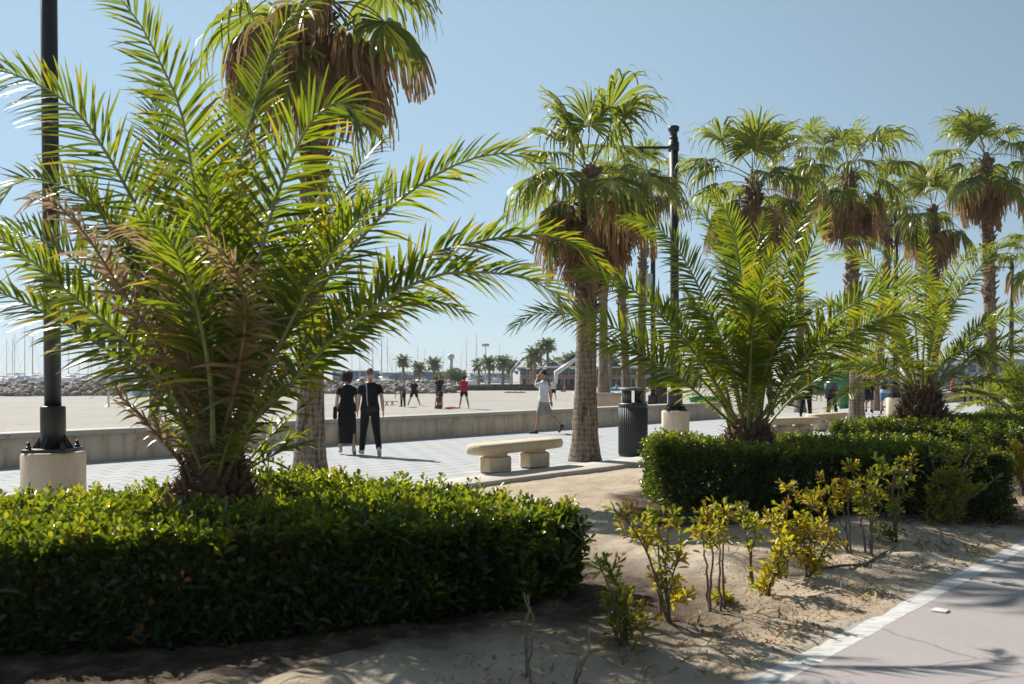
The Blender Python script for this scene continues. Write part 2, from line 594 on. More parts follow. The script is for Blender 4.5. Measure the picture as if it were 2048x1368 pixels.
def bed_z(S, T, x, y):
    lip = fbm(x, y, 2.6, 71) * .16
    edge = np.clip((T - 2.46) / .35, 0, 1)
    z = -.045 + .045 * np.clip((T - 2.36 + lip) / .12, 0, 1) + .11 * np.exp(-((T - 3.9) / .75) ** 2) * (1 + fbm(x, y, .8, 3)) * 1.0
    z = z + edge * (.10 * fbm(x, y, 1.2, 21) + .08 * fbm(x, y, 4.5, 4) + .035 * fbm(x, y, 12, 8))
    k = np.clip((T - 9.2) / .8, 0, 1)
    return z * (1 - k) + (-.05 + .03 * fbm(x, y, 3, 2)) * k


def bed_h(x, y):
    T = x * N[0] + y * N[1]; S = x * U[0] + y * U[1]
    a = np.array([float(x)]), np.array([float(y)])
    return float(bed_z(np.array([S]), np.array([T]), *a)[0])


ss = np.concatenate([np.arange(-6, 17, .06), np.arange(17, 60, .5), np.arange(60, 160, 4)])
ns_ = np.concatenate([np.arange(2.33, 7.0, .055), np.arange(7.0, 10.06, .12)])


def shade_litter(x, y):
    """mask of hedge shade painted into the bed colour, with some leaf litter, round each hedge"""
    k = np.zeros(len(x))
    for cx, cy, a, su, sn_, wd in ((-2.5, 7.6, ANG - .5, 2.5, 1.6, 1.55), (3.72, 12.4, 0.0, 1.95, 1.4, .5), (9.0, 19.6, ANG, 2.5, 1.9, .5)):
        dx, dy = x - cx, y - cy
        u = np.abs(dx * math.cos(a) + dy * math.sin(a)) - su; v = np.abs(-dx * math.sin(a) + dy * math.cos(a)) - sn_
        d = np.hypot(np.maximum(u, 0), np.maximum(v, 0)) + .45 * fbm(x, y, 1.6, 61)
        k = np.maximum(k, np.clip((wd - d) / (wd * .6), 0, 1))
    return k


struct(sheet('planting_bed', ss, ns_, bed_z, M['bed'], tf=shade_litter))


def strip(name, s0, s1, n0, n1, z0, z1, m, bevel=0):
    mb = MB()
    mb.prism([sn(s0, n0), sn(s1, n0), sn(s1, n1), sn(s0, n1)], z0, z1)
    return mb.build(name, m, bevel=bevel)


struct(sheet('promenade', np.concatenate([np.arange(-30, 60, 1.0), np.arange(60, 190, 4.0)]), np.arange(10.70, 18.61, .79), lambda S, T, x, y: 0 * S, M['paving'], smooth=False))
# pale kerb stones, a real step up from the sandy bed
kb = MB()
for i in range(-8, 60):
    kb.prism([sn(i * 1.5 + .004, 10.0), sn(i * 1.5 + 1.496, 10.0), sn(i * 1.5 + 1.496, 10.75), sn(i * 1.5 + .004, 10.75)], -.4, .022 + .002 * (i % 3))
struct(kb.build('kerb', M['kerb'], bevel=.012))
struct(sheet('bike_path', np.concatenate([np.arange(-30, 40, 1.0), np.arange(40, 190, 5.0)]), np.concatenate([np.arange(-30, -3, 3.0), np.arange(-3, 2.6, .5)]), lambda S, T, x, y: -.006 + 0 * S, M['asphalt'], smooth=False))
# worn edge line with a ragged outline
b = MB()
S_ = np.concatenate([np.arange(-5, 25, .08), np.arange(25, 150, 1.0)])
lo = 2.30 + .03 * fbm(S_, S_ * 0, 3.0, 3); hi = 2.455 + .05 * fbm(S_, S_ * 0 + 9, 2.2, 6)
V = np.concatenate([S_[:, None] * U + lo[:, None] * N, S_[:, None] * U + hi[:, None] * N]); V[:, 2] = -.005
k = len(S_); i = np.arange(k - 1)
b.addq(V, np.stack([i, i + 1, i + 1 + k, i + k], 1))
struct(b.build('lane_line', M['line']))
# pale path marker tile set in the asphalt
p_ = gp(1881, 1221)
b = MB(); b.box((0, 0, 0.0), (.10, .10, .012), rz=ANG)
tag(b.build('road_stud', M['white'], loc=(p_[0], p_[1], 0.001), bevel=.003), 'small square white stud set in the bike path', 'road stud')

# ------------------------------------------------------------------ sea wall
def wall(name, label, s0, s1, n0=18.4, w=.5, h=.5, group=None):
    c = sn((s0 + s1) / 2, n0 + w / 2)
    t = thing(name, label, 'wall', c, ANG, group)
    L = s1 - s0
    mb = MB(); mb.box((0, 0, h / 2 - .2), (L, w, h + .4))
    mb.build('wall_body', M['wall'], t)
    mb = MB(); k = max(1, int(round(L / 2.4))); l = L / k
    for i in range(k):
        mb.box((-L / 2 + (i + .5) * l, 0, h + .05), (l - .012, w + .10, .1))
    mb.build('coping', M['coping'], t, bevel=.02)
    return t


wall('low_wall', 'long low stained concrete wall between the paved promenade and the beach, behind the walkers', -14, 34.8)
wall('low_wall', 'far stretch of low concrete wall with people sitting on it, beyond the third hedge', 58, 120)
q0, q1 = at(1300, 800, 50), at(1437, 800, 49)
sa, sb = q0 @ U, q1 @ U
wall('low_wall', 'short pale low wall on the sand just behind the end of the long wall', sa, sb, n0=q0 @ N, w=.45, h=.25)

# planter with palms
t = thing('stone_planter', 'square pale stone planter box on the sand behind the grey bin', 'planter', at(1195, 750, 41.5) * [1, 1, 0] + [0, 0, BEACH])
b = MB(); b.box((0, 0, .5), (1.8, 1.6, 1.0)); b.build('planter_box', M['plinth'], t, bevel=.02)
b = MB()
for c_, s_ in (((0, -.78, 1.06), (2.0, .22, .12)), ((0, .78, 1.06), (2.0, .22, .12)), ((-.89, 0, 1.06), (.22, 1.34, .12)), ((.89, 0, 1.06), (.22, 1.34, .12))):
    b.box(c_, s_)
b.build('planter_rim', M['coping'], t, bevel=.02)

# ------------------------------------------------------------------ stone benches
def bench(p, label, rz, L=2.46, legs=(-.58, .56)):
    t = thing('stone_bench', label, 'bench', p, rz, 'stone benches along the kerb')
    th = np.linspace(0, 1, 25)
    # slab: rounded slab outline, a little bowed, with soft rounded edges
    out = []
    w = .27
    for k in range(40):
        a = 2 * math.pi * k / 40
        x = math.copysign(abs(math.cos(a)) ** .38, math.cos(a)) * L / 2
        y = math.copysign(abs(math.sin(a)) ** .55, math.sin(a)) * w
        out.append((x, y + .05 * (1 - (2 * x / L) ** 2)))
    out = np.array(out)
    rings = []
    for inset, z in ((.07, .305), (.02, .32), (0, .36), (0, .42), (.018, .46), (.05, .48), (.12, .487)):
        c_ = out.copy(); s_ = np.array([1 - inset * 2 / L, 1 - inset / w])
        rings.append(np.c_[c_ * s_, np.full(40, z)])
    vs = np.concatenate(rings); n = 40
    fs = [(i * n + j, i * n + (j + 1) % n, (i + 1) * n + (j + 1) % n, (i + 1) * n + j) for i in range(len(rings) - 1) for j in range(n)]
    fs += [tuple(range(n))[::-1], tuple((len(rings) - 1) * n + j for j in range(n))]
    b = MB(); b.add(vs, fs); b.build('seat_slab', M['bench'], t, smooth=True)
    for x in legs:
        b = MB(); b.lathe([(.30, 0.0), (.315, .01), (.315, .235), (.30, .25)], 8, rot=math.pi / 8)
        b.lathe([(.235, .25), (.225, .28), (.24, .335)], 16)
        o = b.build('pedestal', M['bench'], t, loc=(x, .03, 0), bevel=.012)
        o.scale = (.98, .85, 1)
    return t


bp = np.array([.09, 17.3, .022])
bench(bp, 'rounded stone bench on two pedestals beside the kerb, nearest and in full view', math.atan2(.86, .64))
c_ = gp(1570, 873)
bench((c_[0], c_[1] , .022), 'stone bench partly hidden behind the clipped hedge and the second feathery palm', ANG - .35, legs=(-.7, 0.0, .7))
c_ = gp(1668, 862)
bench((c_[0], c_[1] + .6, .022), 'stone bench end showing left of the third hedge', ANG)

# ------------------------------------------------------------------ litter bin
p_ = gp(1266, 912)
t = thing('litter_bin', 'tall round ribbed grey litter bin with a flat lid beside the stout fan palm', 'litter bin', p_)
b = MB()
prof = [(.285, 0), (.29, .02), (.29, 1.0), (.296, 1.03), (.296, 1.06), (.27, 1.085)]
b.lathe(prof, 40)
for k in range(40):
    a = 2 * math.pi * k / 40
    b.box((.291 * math.cos(a), .291 * math.sin(a), .52), (.016, .022, .94), rz=a)
b.build('bin_body', M['binmetal'], t)
b = MB()
for k in range(24):     # ring of wall under the lid with two windows
    a0, a1 = 2 * math.pi * k / 24, 2 * math.pi * (k + 1) / 24
    am = math.degrees((a0 + a1) / 2) % 360
    if 255 < am < 305 or 75 < am < 125:
        continue
    q = [(r * math.cos(a), r * math.sin(a)) for r, a in ((.225, a0), (.225, a1), (.205, a1), (.205, a0))]
    b.prism(q[::-1], 1.08, 1.335)
b.build('bin_neck', M['binmetal'], t)
b = MB(); b.lathe([(.20, 1.05), (.20, 1.086)], 24); b.build('bin_opening', M['dark'], t)
b = MB(); b.lathe([(.265, 1.335), (.275, 1.345), (.275, 1.375), (.255, 1.392), (.10, 1.40)], 36); b.build('bin_lid', M['lid'], t)

for px, py, lab, hh in ((1795, 822, 'dark square litter bin beside the far lamp plinth behind the third palm', .95), (1578, 812, 'small dark bin at the edge of the sand behind the second palm', .75)):
    p_ = gp(px, py)
    t = thing('litter_bin', lab, 'litter bin', p_, ANG)
    b = MB(); b.box((0, 0, hh / 2), (.5, .5, hh), taper=1.08); b.build('bin_body', M['binmetal'], t, bevel=.03)
    b = MB(); b.box((0, 0, hh + .05), (.62, .62, .09)); b.build('bin_lid', M['metal'], t, bevel=.02)

# ------------------------------------------------------------------ lamp posts
def lamp_post(p, label, top, plinth=True, rz=0.0, pr=.10, arm=True, sleeve=.17, lean=0.0):
    t = thing('lamp_post', label, 'lamp post', p, rz, 'lamp posts along the promenade')
    z0 = 0
    if plinth:
        b = MB(); b.lathe([(.355, 0), (.365, .03), (.365, .69), (.35, .735)], 8, rot=math.pi / 8)
        b.build('plinth', M['plinth'], t, bevel=.02)
        z0 = .735
    b = MB(); b.box((0, 0, z0 + .02), (.52, .52, .04))
    for x in (-.2, .2):
        for y in (-.2, .2):
            b.lathe([(.035, z0 + .04), (.035, z0 + .07), (.022, z0 + .075), (.022, z0 + .12), (.012, z0 + .125)], 6, c=(x, y, 0))
    for a in range(4):
        ca, sa = math.cos(a * math.pi / 2), math.sin(a * math.pi / 2)
        b.add([(ca * sleeve - sa * .01, sa * sleeve + ca * .01, z0 + .04), (ca * .25 - sa * .01, sa * .25 + ca * .01, z0 + .04), (ca * sleeve - sa * .01, sa * sleeve + ca * .01, z0 + .2),
               (ca * sleeve + sa * .01, sa * sleeve - ca * .01, z0 + .04), (ca * .25 + sa * .01, sa * .25 - ca * .01, z0 + .04), (ca * sleeve + sa * .01, sa * sleeve - ca * .01, z0 + .2)],
              [(0, 1, 2), (5, 4, 3), (0, 2, 5, 3), (1, 4, 5, 2), (0, 3, 4, 1)])
    b.build('base_plate', M['metal'], t, bevel=.004)
    b = MB(); b.lathe([(sleeve, z0 + .04), (sleeve, z0 + .52), (sleeve * .97, z0 + .54), (pr, z0 + .545)], 20); b.build('sleeve', M['metal'], t)
    b = MB(); b.lathe([(pr, z0 + .54), (pr, top - .35)], 18)
    b.build('pole', M['metal'], t)
    b = MB(); b.lathe([(pr * 1.02, top - .35), (pr * 1.02, top - .30), (pr * .82, top - .27), (pr * .85, top - .16), (pr * 1.25, top - .12), (pr * 1.3, top - .02), (pr * 1.0, top)], 18)
    b.build('finial', M['metal'], t)
    if arm:
        b = MB(); za = top - .52
        b.box((-.62, 0, za - .03), (1.15, .05, .06)); b.lathe([(pr * 1.25, za - .12), (pr * 1.25, za + .10)], 16)
        o = b.build('arm', M['metal'], t)
        b = MB(); b.box((-1.02, 0, za - .13), (.55, .26, .10), taper=.75); g = b.build('luminaire', M['metal'], t, bevel=.02)
    t.rotation_euler = (0, lean, rz)
    return t


Y1 = 11.9
lamp_post((at(108, 750, Y1)[0], Y1, 0), 'dark lamp post on an octagonal stone plinth at the left edge, top cut off', 8.3, sleeve=.143, pr=.095, lean=-.010)
Y2 = 25.6
lamp_post((at(1351, 750, Y2)[0], Y2, 0), 'dark lamp post on a stone plinth right of the grey bin, capped top in view', 8.05, pr=.112, sleeve=.19, lean=-.006)
Y3 = 40.0
t3 = lamp_post((at(1306, 750, Y3)[0], Y3, .3), 'thinner dark lamp post beyond the low wall with two pale boxes on its pole', 7.4, plinth=False, pr=.095, sleeve=.2)
for z_, x_ in ((5.1, -.16), (4.25, .15)):
    b = MB(); b.box((x_, -.1, z_), (.24, .2, .62)); b.box((x_, -.21, z_), (.2, .02, .5)); b.build('control_box', M['greybox'], t3, bevel=.02)
b = MB(); b.box((.33, 0, .55), (.42, .42, 1.1)); b.box((.33, 0, 1.12), (.48, .48, .06)); b.build('cabinet', M['metal'], t3, bevel=.02)
lamp_post((at(1791, 750, 40)[0], 40, 0), 'dark lamp post on a square stone plinth beside the third palm trunk', 8.2, sleeve=.2)
lamp_post((at(2023, 750, 60)[0], 60, 0), 'farthest lamp post, thin and dark, at the right edge above the palms', 8.7, pr=.13)
lamp_post((at(309, 750, 20.9)[0], 20.9, BEACH), 'dark post standing on the sand just behind the low wall, left of the big palm', 3.2, plinth=False, arm=False, pr=.105, sleeve=.12)

# ------------------------------------------------------------------ feathery palms
def catmull(P, n):
    P = np.asarray(P, float)
    P = np.concatenate([[2 * P[0] - P[1]], P, [2 * P[-1] - P[-2]]])
    k = len(P) - 3
    t = np.linspace(0, k - 1e-6, n * 4)
    i = t.astype(int); u = (t - i)[:, None]
    p0, p1, p2, p3 = P[i], P[i + 1], P[i + 2], P[i + 3]
    c = .5 * (2 * p1 + (p2 - p0) * u + (2 * p0 - 5 * p1 + 4 * p2 - p3) * u ** 2 + (3 * p1 - p0 - 3 * p2 + p3) * u ** 3)
    d = np.r_[0, np.cumsum(np.linalg.norm(np.diff(c, axis=0), axis=1))]
    s = np.linspace(0, d[-1], n)
    return np.stack([np.interp(s, d, c[:, a]) for a in range(3)], 1), d[-1]


def frond_mesh(pts, maxl=.42, pairs=66, age=0.0, roll=0.0, wid=.026, rad=.020, messy=.0, vee=.5, start=.06, face=0.0):
    """one feather frond: tapered rachis and two ranks of folded leaflets"""
    path, L = catmull(pts, 48)
    T = nrm(np.gradient(path, axis=0))
    h = path[-1] - path[0]; h[2] = 0
    if np.linalg.norm(h) < .05: h = np.array([1.0, 0, 0])
    h = nrm(h)
    side0 = np.cross(h, [0, 0, 1.0])
    mb = MB()
    tt = np.linspace(0, 1, 24)
    pp = np.stack([np.interp(tt, np.linspace(0, 1, 48), path[:, a]) for a in range(3)], 1)
    rr = rad * (1 - tt) ** .8 * (1 + 1.3 * np.exp(-(tt / .05) ** 2)) + .0035
    mb.tube(pp, rr, 6, 1, (.4, .1, age), flat=.75)
    # leaflets, vectorised
    n = pairs * 2
    ti = np.repeat(np.linspace(start, .995, pairs), 2) + rng.normal(0, .004, n)
    ti = np.clip(ti, start, .999)
    sg = np.tile([1.0, -1.0], pairs)
    idx = ti * 47
    lo = np.clip(idx.astype(int), 0, 46); fr = (idx - lo)[:, None]
    P = path[lo] * (1 - fr) + path[lo + 1] * fr
    t = nrm(T[lo] * (1 - fr) + T[lo + 1] * fr)
    s = nrm(side0 - t * (t @ side0)[:, None])
    if face:        # twisted frond: its broad side turned towards the path
        sv = nrm(np.cross(t, [0, 1.0, 0]))
        sv = sv * (1 if np.sum(sv * s) >= 0 else -1)
        s = s * (1 - face) + sv * face
        s = nrm(s - t * np.sum(s * t, 1, keepdims=True))
    nn = np.cross(s, t)
    ra = roll * ti + rng.normal(0, .03, n)
    s, nn = s * np.cos(ra)[:, None] + nn * np.sin(ra)[:, None], nn * np.cos(ra)[:, None] - s * np.sin(ra)[:, None]
    prof = np.interp(ti, [0, .15, .25, .35, .47, .75, .92, 1.0], [.07, .11, .22, .70, 1.0, .86, .56, .38])
    ll = maxl * prof * (1 + rng.normal(0, .06 + messy * .2, n))
    al = np.interp(ti, [0, .2, .6, 1.0], [R(76), R(66), R(54), R(26)]) + rng.normal(0, .07 + messy * .35, n)
    be = vee * np.where(np.tile([0, 0, 1, 1], pairs)[:n] == 0, .55, 1.1) + rng.normal(0, .14 + messy * .4, n)
    d = t * np.cos(al)[:, None] + (s * (sg * np.cos(be))[:, None] + nn * np.sin(be)[:, None]) * np.sin(al)[:, None]
    d = nrm(d)
    W = nrm(t - d * np.sum(t * d, 1, keepdims=True))
    w2 = np.cross(d, W)
    tw = rng.normal(.25, .3 + messy, n)[:, None]
    W = W * np.cos(tw) + w2 * np.sin(tw)
    st = [(0, .5), (.2, 1.0), (.55, .92), (.82, .5), (1.0, .02)]
    k = len(st)
    V = np.zeros((n, k * 2, 3)); C = np.zeros((n, k * 2, 3))
    bend_ = rng.normal(0, .45, n)
    ll = ll * np.where(rng.random(n) < .05, rng.uniform(.15, .7, n), 1)
    rnd = np.clip(rng.normal(.42, .24, n), 0, 1)
    dry = np.clip(age + rng.normal(0, .09, n) + messy * .1, 0, 1)
    for q, (u, w) in enumerate(st):
        c = P + d * (ll * u)[:, None]
        c[:, 2] -= (ll * (.24 + messy * .3)) * u ** 2 * np.clip(1 + bend_, .1, 3)
        hw = (wid * .5 * w) * np.clip(prof, .5, 1)
        V[:, q * 2] = c - W * hw[:, None]; V[:, q * 2 + 1] = c + W * hw[:, None]
        for z in (0, 1):
            C[:, q * 2 + z, 0] = rnd; C[:, q * 2 + z, 1] = u; C[:, q * 2 + z, 2] = dry
    base = (np.arange(n) * k * 2)[:, None]
    Q = np.concatenate([base + np.array([[q * 2, q * 2 + 1, q * 2 + 3, q * 2 + 2]]) for q in range(k - 1)])
    mb.addq(V.reshape(-1, 3), Q, 0, C.reshape(-1, 3))
    return mb


def arch(az, e0, L, bend, n=8, r0=.1, z0=0.0):
    """points of an arching frond leaving the heart at azimuth az, elevation e0"""
    pts = []; r, z = r0, z0
    for i in range(n):
        u = i / (n - 1)
        pts.append((r * math.cos(az), r * math.sin(az), z))
        e = e0 - bend * u ** 1.4
        r += L / (n - 1) * math.cos(e); z += L / (n - 1) * math.sin(e)
    return pts


def phoenix_trunk(rb, rt, ztop, n=90, sc_=1.0):  # n stubs
    """stubby swollen trunk wrapped in cut leaf bases"""
    b = MB()
    b.lathe([(rb * .8, -.05), (rb, ztop * .35), (rb * .97, ztop * .6), (rt * 1.1, ztop * .9), (rt * .8, ztop * 1.25), (rt * .4, ztop * 1.5)], 20, jit=.08, tint=(.5, 0, 0))
    ga = 2.39996
    for i in range(n):
        u = (i + .5) / n
        z = ztop * (.05 + 1.1 * u)
        r = np.interp(z / ztop, [0, .35, .6, .9, 1.25], [rb * .85, rb, rb * .97, rt * 1.1, rt * .8])
        a = i * ga
        l = (.13 + .10 * random.random()) * sc_ * (1 + .5 * u); w = (.11 + .05 * random.random()) * sc_; h = .055 * sc_
        o = np.array([math.cos(a), math.sin(a), 0]); t = np.array([-math.sin(a), math.cos(a), 0]); up = np.array([0, 0, 1.0])
        d = nrm(o * (.9 - .5 * u) + up * (.55 + .7 * u)); nn = np.cross(t, d)
        c = o * (r - .03) + up * z
        q = []
        for k, (f, ww, hh) in enumerate(((0, 1, 1), (.55, .95, .8), (1.0, .42, .35))):
            for x, y in ((-1, -1), (1, -1), (.6, 1), (-.6, 1)):
                q.append(c + d * l * f + t * w * .5 * ww * x + nn * h * .5 * hh * y)
        b.add(q, [(0, 3, 2, 1)] + [(i_ * 4 + j, i_ * 4 + (j + 1) % 4, (i_ + 1) * 4 + (j + 1) % 4, (i_ + 1) * 4 + j) for i_ in range(2) for j in range(4)])
        b.add(q[8:], [(0, 1, 2, 3)], 1)
    # loose fibres
    for i in range(int(n * 1.2)):
        a = random.random() * 6.283; z = ztop * random.uniform(.3, 1.2)
        r = np.interp(z / ztop, [0, .35, .6, .9, 1.25], [rb * .85, rb, rb * .97, rt * 1.1, rt * .8])
        o = np.array([math.cos(a), math.sin(a), 0.0])
        p0 = o * r + [0, 0, z]; p1 = p0 + o * .1 * sc_ + [0, 0, random.uniform(.02, .2) * sc_]; p2 = p1 + o * .06 * sc_ + [random.uniform(-.06, .06), random.uniform(-.06, .06), random.uniform(-.12, .08) * sc_]
        b.tube([p0, p1, p2], [.012 * sc_, .007 * sc_, .002], 4)
    return b


def phoenix(label, base, heart_z, shapes, extra, maxl, rad, rb, rt, ztop, wid, pairs=66, dead=6, scale=1.0, seed=1, stubs=210):
    global rng
    rng = np.random.default_rng(seed); random.seed(seed)
    base = np.array(base, float)
    t = thing('feather_palm', label, 'palm tree', base, 0, 'feathery palms in the clipped hedges')
    phoenix_trunk(rb, rt, ztop, sc_=scale, n=stubs).build('trunk', [M['phtrunk'], M['phscar']], t)
    heart = np.array([0, 0, heart_z])
    for s in shapes:
        pix, dz, kw = s
        k = len(pix); pts = []
        # accumulate image length for the depth ramp, base first
        P = np.array(pix, float)
        ln = np.r_[0, np.cumsum(np.linalg.norm(np.diff(P, axis=0), axis=1))]; ln /= ln[-1]
        for (px, py), u in zip(pix, ln):
            pts.append(at(px, py, base[1] + dz * u ** 1.2) - base)
        st = heart + nrm(np.array(pts[0]) * [1, 1, 0]) * .06 + [0, 0, -.1]
        pts = [st * .6 + np.array([pts[0][0] * .35, pts[0][1] * .35, 0]) * 1.0] + pts if np.linalg.norm(pts[0] - heart) > .12 else pts
        a = dict(maxl=maxl, pairs=pairs, wid=wid, rad=rad, face=.62); a.update(kw); a['roll'] = a.get('roll', 0) * .5
        dry = a.get('age', 0) > .6
        frond_mesh(pts, **a).build('frond', [M['phoenix'], M['drypetiole'] if dry else M['petiole']], t)
    for az, e0, L, bend, kw in extra:
        a = dict(maxl=maxl * .95, pairs=int(pairs * .9), wid=wid, rad=rad); a.update(kw)
        pts = np.array(arch(R(az), R(e0), L, R(bend), r0=rt * .6)) + heart * [1, 1, 1] - [0, 0, .08]
        dry = a.get('age', 0) > .6
        frond_mesh(pts, **a).build('frond', [M['phoenix'], M['drypetiole'] if dry else M['petiole']], t)
    return t


def extras(n, L, e=(35, 88), bend=(25, 75), age=.12, seed=3, maxside=None, az_ok=None):
    r = random.Random(seed); out = []
    for i in range(n):
        az = (i * 137.5 + r.uniform(-20, 20)) % 360
        u = i / max(1, n - 1)
        e0 = e[1] + (e[0] - e[1]) * u + r.uniform(-6, 6)
        l = L * r.uniform(.72, 1.08) * (.85 + .15 * (1 - abs(u - .5)))
        out.append((az, e0, l, bend[0] + (bend[1] - bend[0]) * u + r.uniform(-8, 8), dict(age=age * r.uniform(.3, 2.2), roll=r.uniform(-.7, .7), messy=.1 * u)))
    return out


# nearest palm: fronds laid out from the photograph, base first
B1 = [(430, 900)]
s1 = [
    ([(425, 900), (400, 720), (330, 530), (255, 380), (215, 310), (160, 230), (90, 175), (0, 140), (-70, 130)], .5, dict(roll=.2, face=.85)),
    ([(430, 900), (412, 700), (402, 515), (395, 425), (380, 320), (360, 215), (325, 135), (275, 40), (215, -30)], -.3, dict(roll=-.1, maxl=.60, vee=.3, face=.92)),
    ([(437, 900), (450, 560), (455, 440), (480, 325), (510, 210), (540, 110), (575, 40), (640, -15)], .5, dict(roll=.2, maxl=.5, face=.8, vee=.35)),
    ([(443, 905), (490, 640), (518, 520), (540, 435), (565, 360), (600, 280), (640, 222), (690, 205), (725, 250)], -1.2, dict(roll=-.1, age=.2, maxl=.60, face=.92, vee=.25)),
    ([(445, 905), (510, 790), (560, 690), (650, 565), (750, 445), (825, 380), (880, 345), (950, 315), (1025, 307), (1095, 335)], -.4, dict(roll=.1, age=.15, vee=.7, maxl=.45)),
    ([(447, 905), (560, 760), (690, 640), (800, 545), (870, 505), (950, 485), (1025, 472), (1100, 472), (1160, 492), (1205, 535)], .5, dict(roll=.2, age=.22, messy=.08, vee=.7, maxl=.40)),
    ([(447, 910), (560, 790), (675, 670), (750, 615), (810, 575), (890, 547), (975, 545), (1050, 555), (1100, 580), (1130, 620)], -.7, dict(roll=-.2, age=.28, messy=.1, vee=.7, maxl=.40)),
    ([(447, 912), (540, 810), (640, 710), (720, 650), (800, 610), (870, 600), (930, 625)], .7, dict(age=.3, messy=.12, maxl=.34)),
    ([(420, 905), (360, 740), (300, 560), (230, 450), (165, 395), (110, 368), (65, 355), (20, 375), (-15, 440)], .5, dict(roll=-.4, age=.1, maxl=.45)),
    ([(420, 905), (360, 770), (290, 650), (240, 575), (205, 520), (165, 460), (120, 415), (85, 395), (60, 400)], -.8, dict(age=.85, messy=.5, maxl=.36)),
    ([(418, 908), (350, 800), (260, 690), (160, 605), (110, 560), (55, 515), (-10, 470), (-60, 450)], -.5, dict(roll=-.2, age=.12, maxl=.43)),
    ([(415, 910), (350, 830), (280, 750), (200, 690), (100, 630), (0, 585), (-80, 570)], .4, dict(roll=.3, age=.2, maxl=.38)),
    ([(430, 905), (420, 760), (400, 640), (370, 540), (330, 470), (290, 440)], -1.9, dict(age=.35, messy=.2)),
    ([(440, 905), (470, 780), (490, 650), (480, 560), (440, 500), (400, 480)], -1.7, dict(age=.75, messy=.55, maxl=.36)),
    ([(430, 905), (385, 740), (350, 620), (330, 540), (290, 475), (240, 455)], -1.1, dict(age=.9, messy=.6, maxl=.36)),
    ([(436, 905), (445, 720), (465, 560), (500, 460), (560, 400)], 1.5, dict(age=.15)),
    ([(430, 905), (425, 650), (430, 450), (450, 280), (490, 160)], 1.1, dict(age=.05)),
    ([(428, 905), (390, 680), (350, 480), (320, 300), (310, 180)], 1.3, dict(age=.05)),
    ([(445, 905), (540, 700), (610, 560), (660, 440), (720, 330), (760, 280)], 1.4, dict(age=.1, roll=.3)),
    ([(420, 905), (330, 740), (250, 620), (150, 520), (60, 470), (-40, 460)], 1.3, dict(age=.15)),
]
ex1 = extras(7, 2.6, (66, 88), (14, 36), .3, 6)
# short dry bits low on the crown
for k in range(11):
    ex1.append((k * 137.5 + 20, random.uniform(35, 66), random.uniform(.6, 1.2), random.uniform(10, 45), dict(age=random.choice([.3, .5, .8, .9]), messy=.5, maxl=.25, pairs=24, rad=.014)))
pb = at(428, 750, 7.6)
phoenix('big feathery palm nearest the camera at left, arching over the clipped hedge', (pb[0], pb[1], -.02), .92, s1, ex1, .58, .021, .40, .21, .90, .029, pairs=124, seed=21, scale=.56, stubs=300)

s2 = [
    ([(1485, 850), (1450, 700), (1400, 580), (1350, 490), (1300, 448), (1250, 437)], -.2, dict(roll=-.3, maxl=.46)),
    ([(1490, 850), (1478, 680), (1450, 530), (1425, 455), (1395, 420)], .8, dict(roll=.2)),
    ([(1495, 850), (1490, 650), (1475, 500), (1455, 430), (1425, 390)], -.6, dict(roll=-.2)),
    ([(1500, 850), (1535, 700), (1565, 560), (1600, 450), (1640, 355)], .6, dict(roll=.3, maxl=.34)),
    ([(1503, 855), (1550, 700), (1595, 570), (1625, 490), (1650, 425)], -.5, dict(roll=.2)),
    ([(1480, 860), (1400, 755), (1300, 690), (1200, 645), (1120, 625), (1060, 632), (1030, 655)], .1, dict(age=.22, messy=.08)),
    ([(1480, 855), (1400, 720), (1330, 640), (1260, 575), (1190, 540), (1150, 545)], -.9, dict(age=.2)),
    ([(1480, 862), (1400, 790), (1320, 730), (1250, 690), (1190, 690)], -1.2, dict(age=.35, messy=.15)),
    ([(1508, 860), (1585, 730), (1650, 650), (1740, 592), (1830, 565), (1885, 580)], -.3, dict(age=.25, roll=.2)),
    ([(1510, 862), (1590, 765), (1660, 695), (1740, 645), (1820, 625), (1888, 650)], .4, dict(age=.3, roll=-.2)),
    ([(1495, 855), (1505, 700), (1520, 580), (1550, 500)], -1.6, dict(age=.1)),
    ([(1490, 855), (1460, 720), (1420, 640), (1370, 600)], -1.7, dict(age=.2)),
    ([(1500, 855), (1530, 740), (1570, 660), (1620, 630)], -1.5, dict(age=.25)),
    ([(1497, 855), (1500, 660), (1510, 520), (1530, 430)], 1.3, dict(age=.1)),
]
b2 = at(1496, 750, 13.0)
phoenix('middle feathery palm rising from the second clipped hedge', (b2[0], b2[1], -.02), .92, s2, extras(9, 2.4, (58, 87), (18, 45), .25, 9), .47, .022, .30, .24, .8, .030, pairs=116, seed=22, scale=.75)

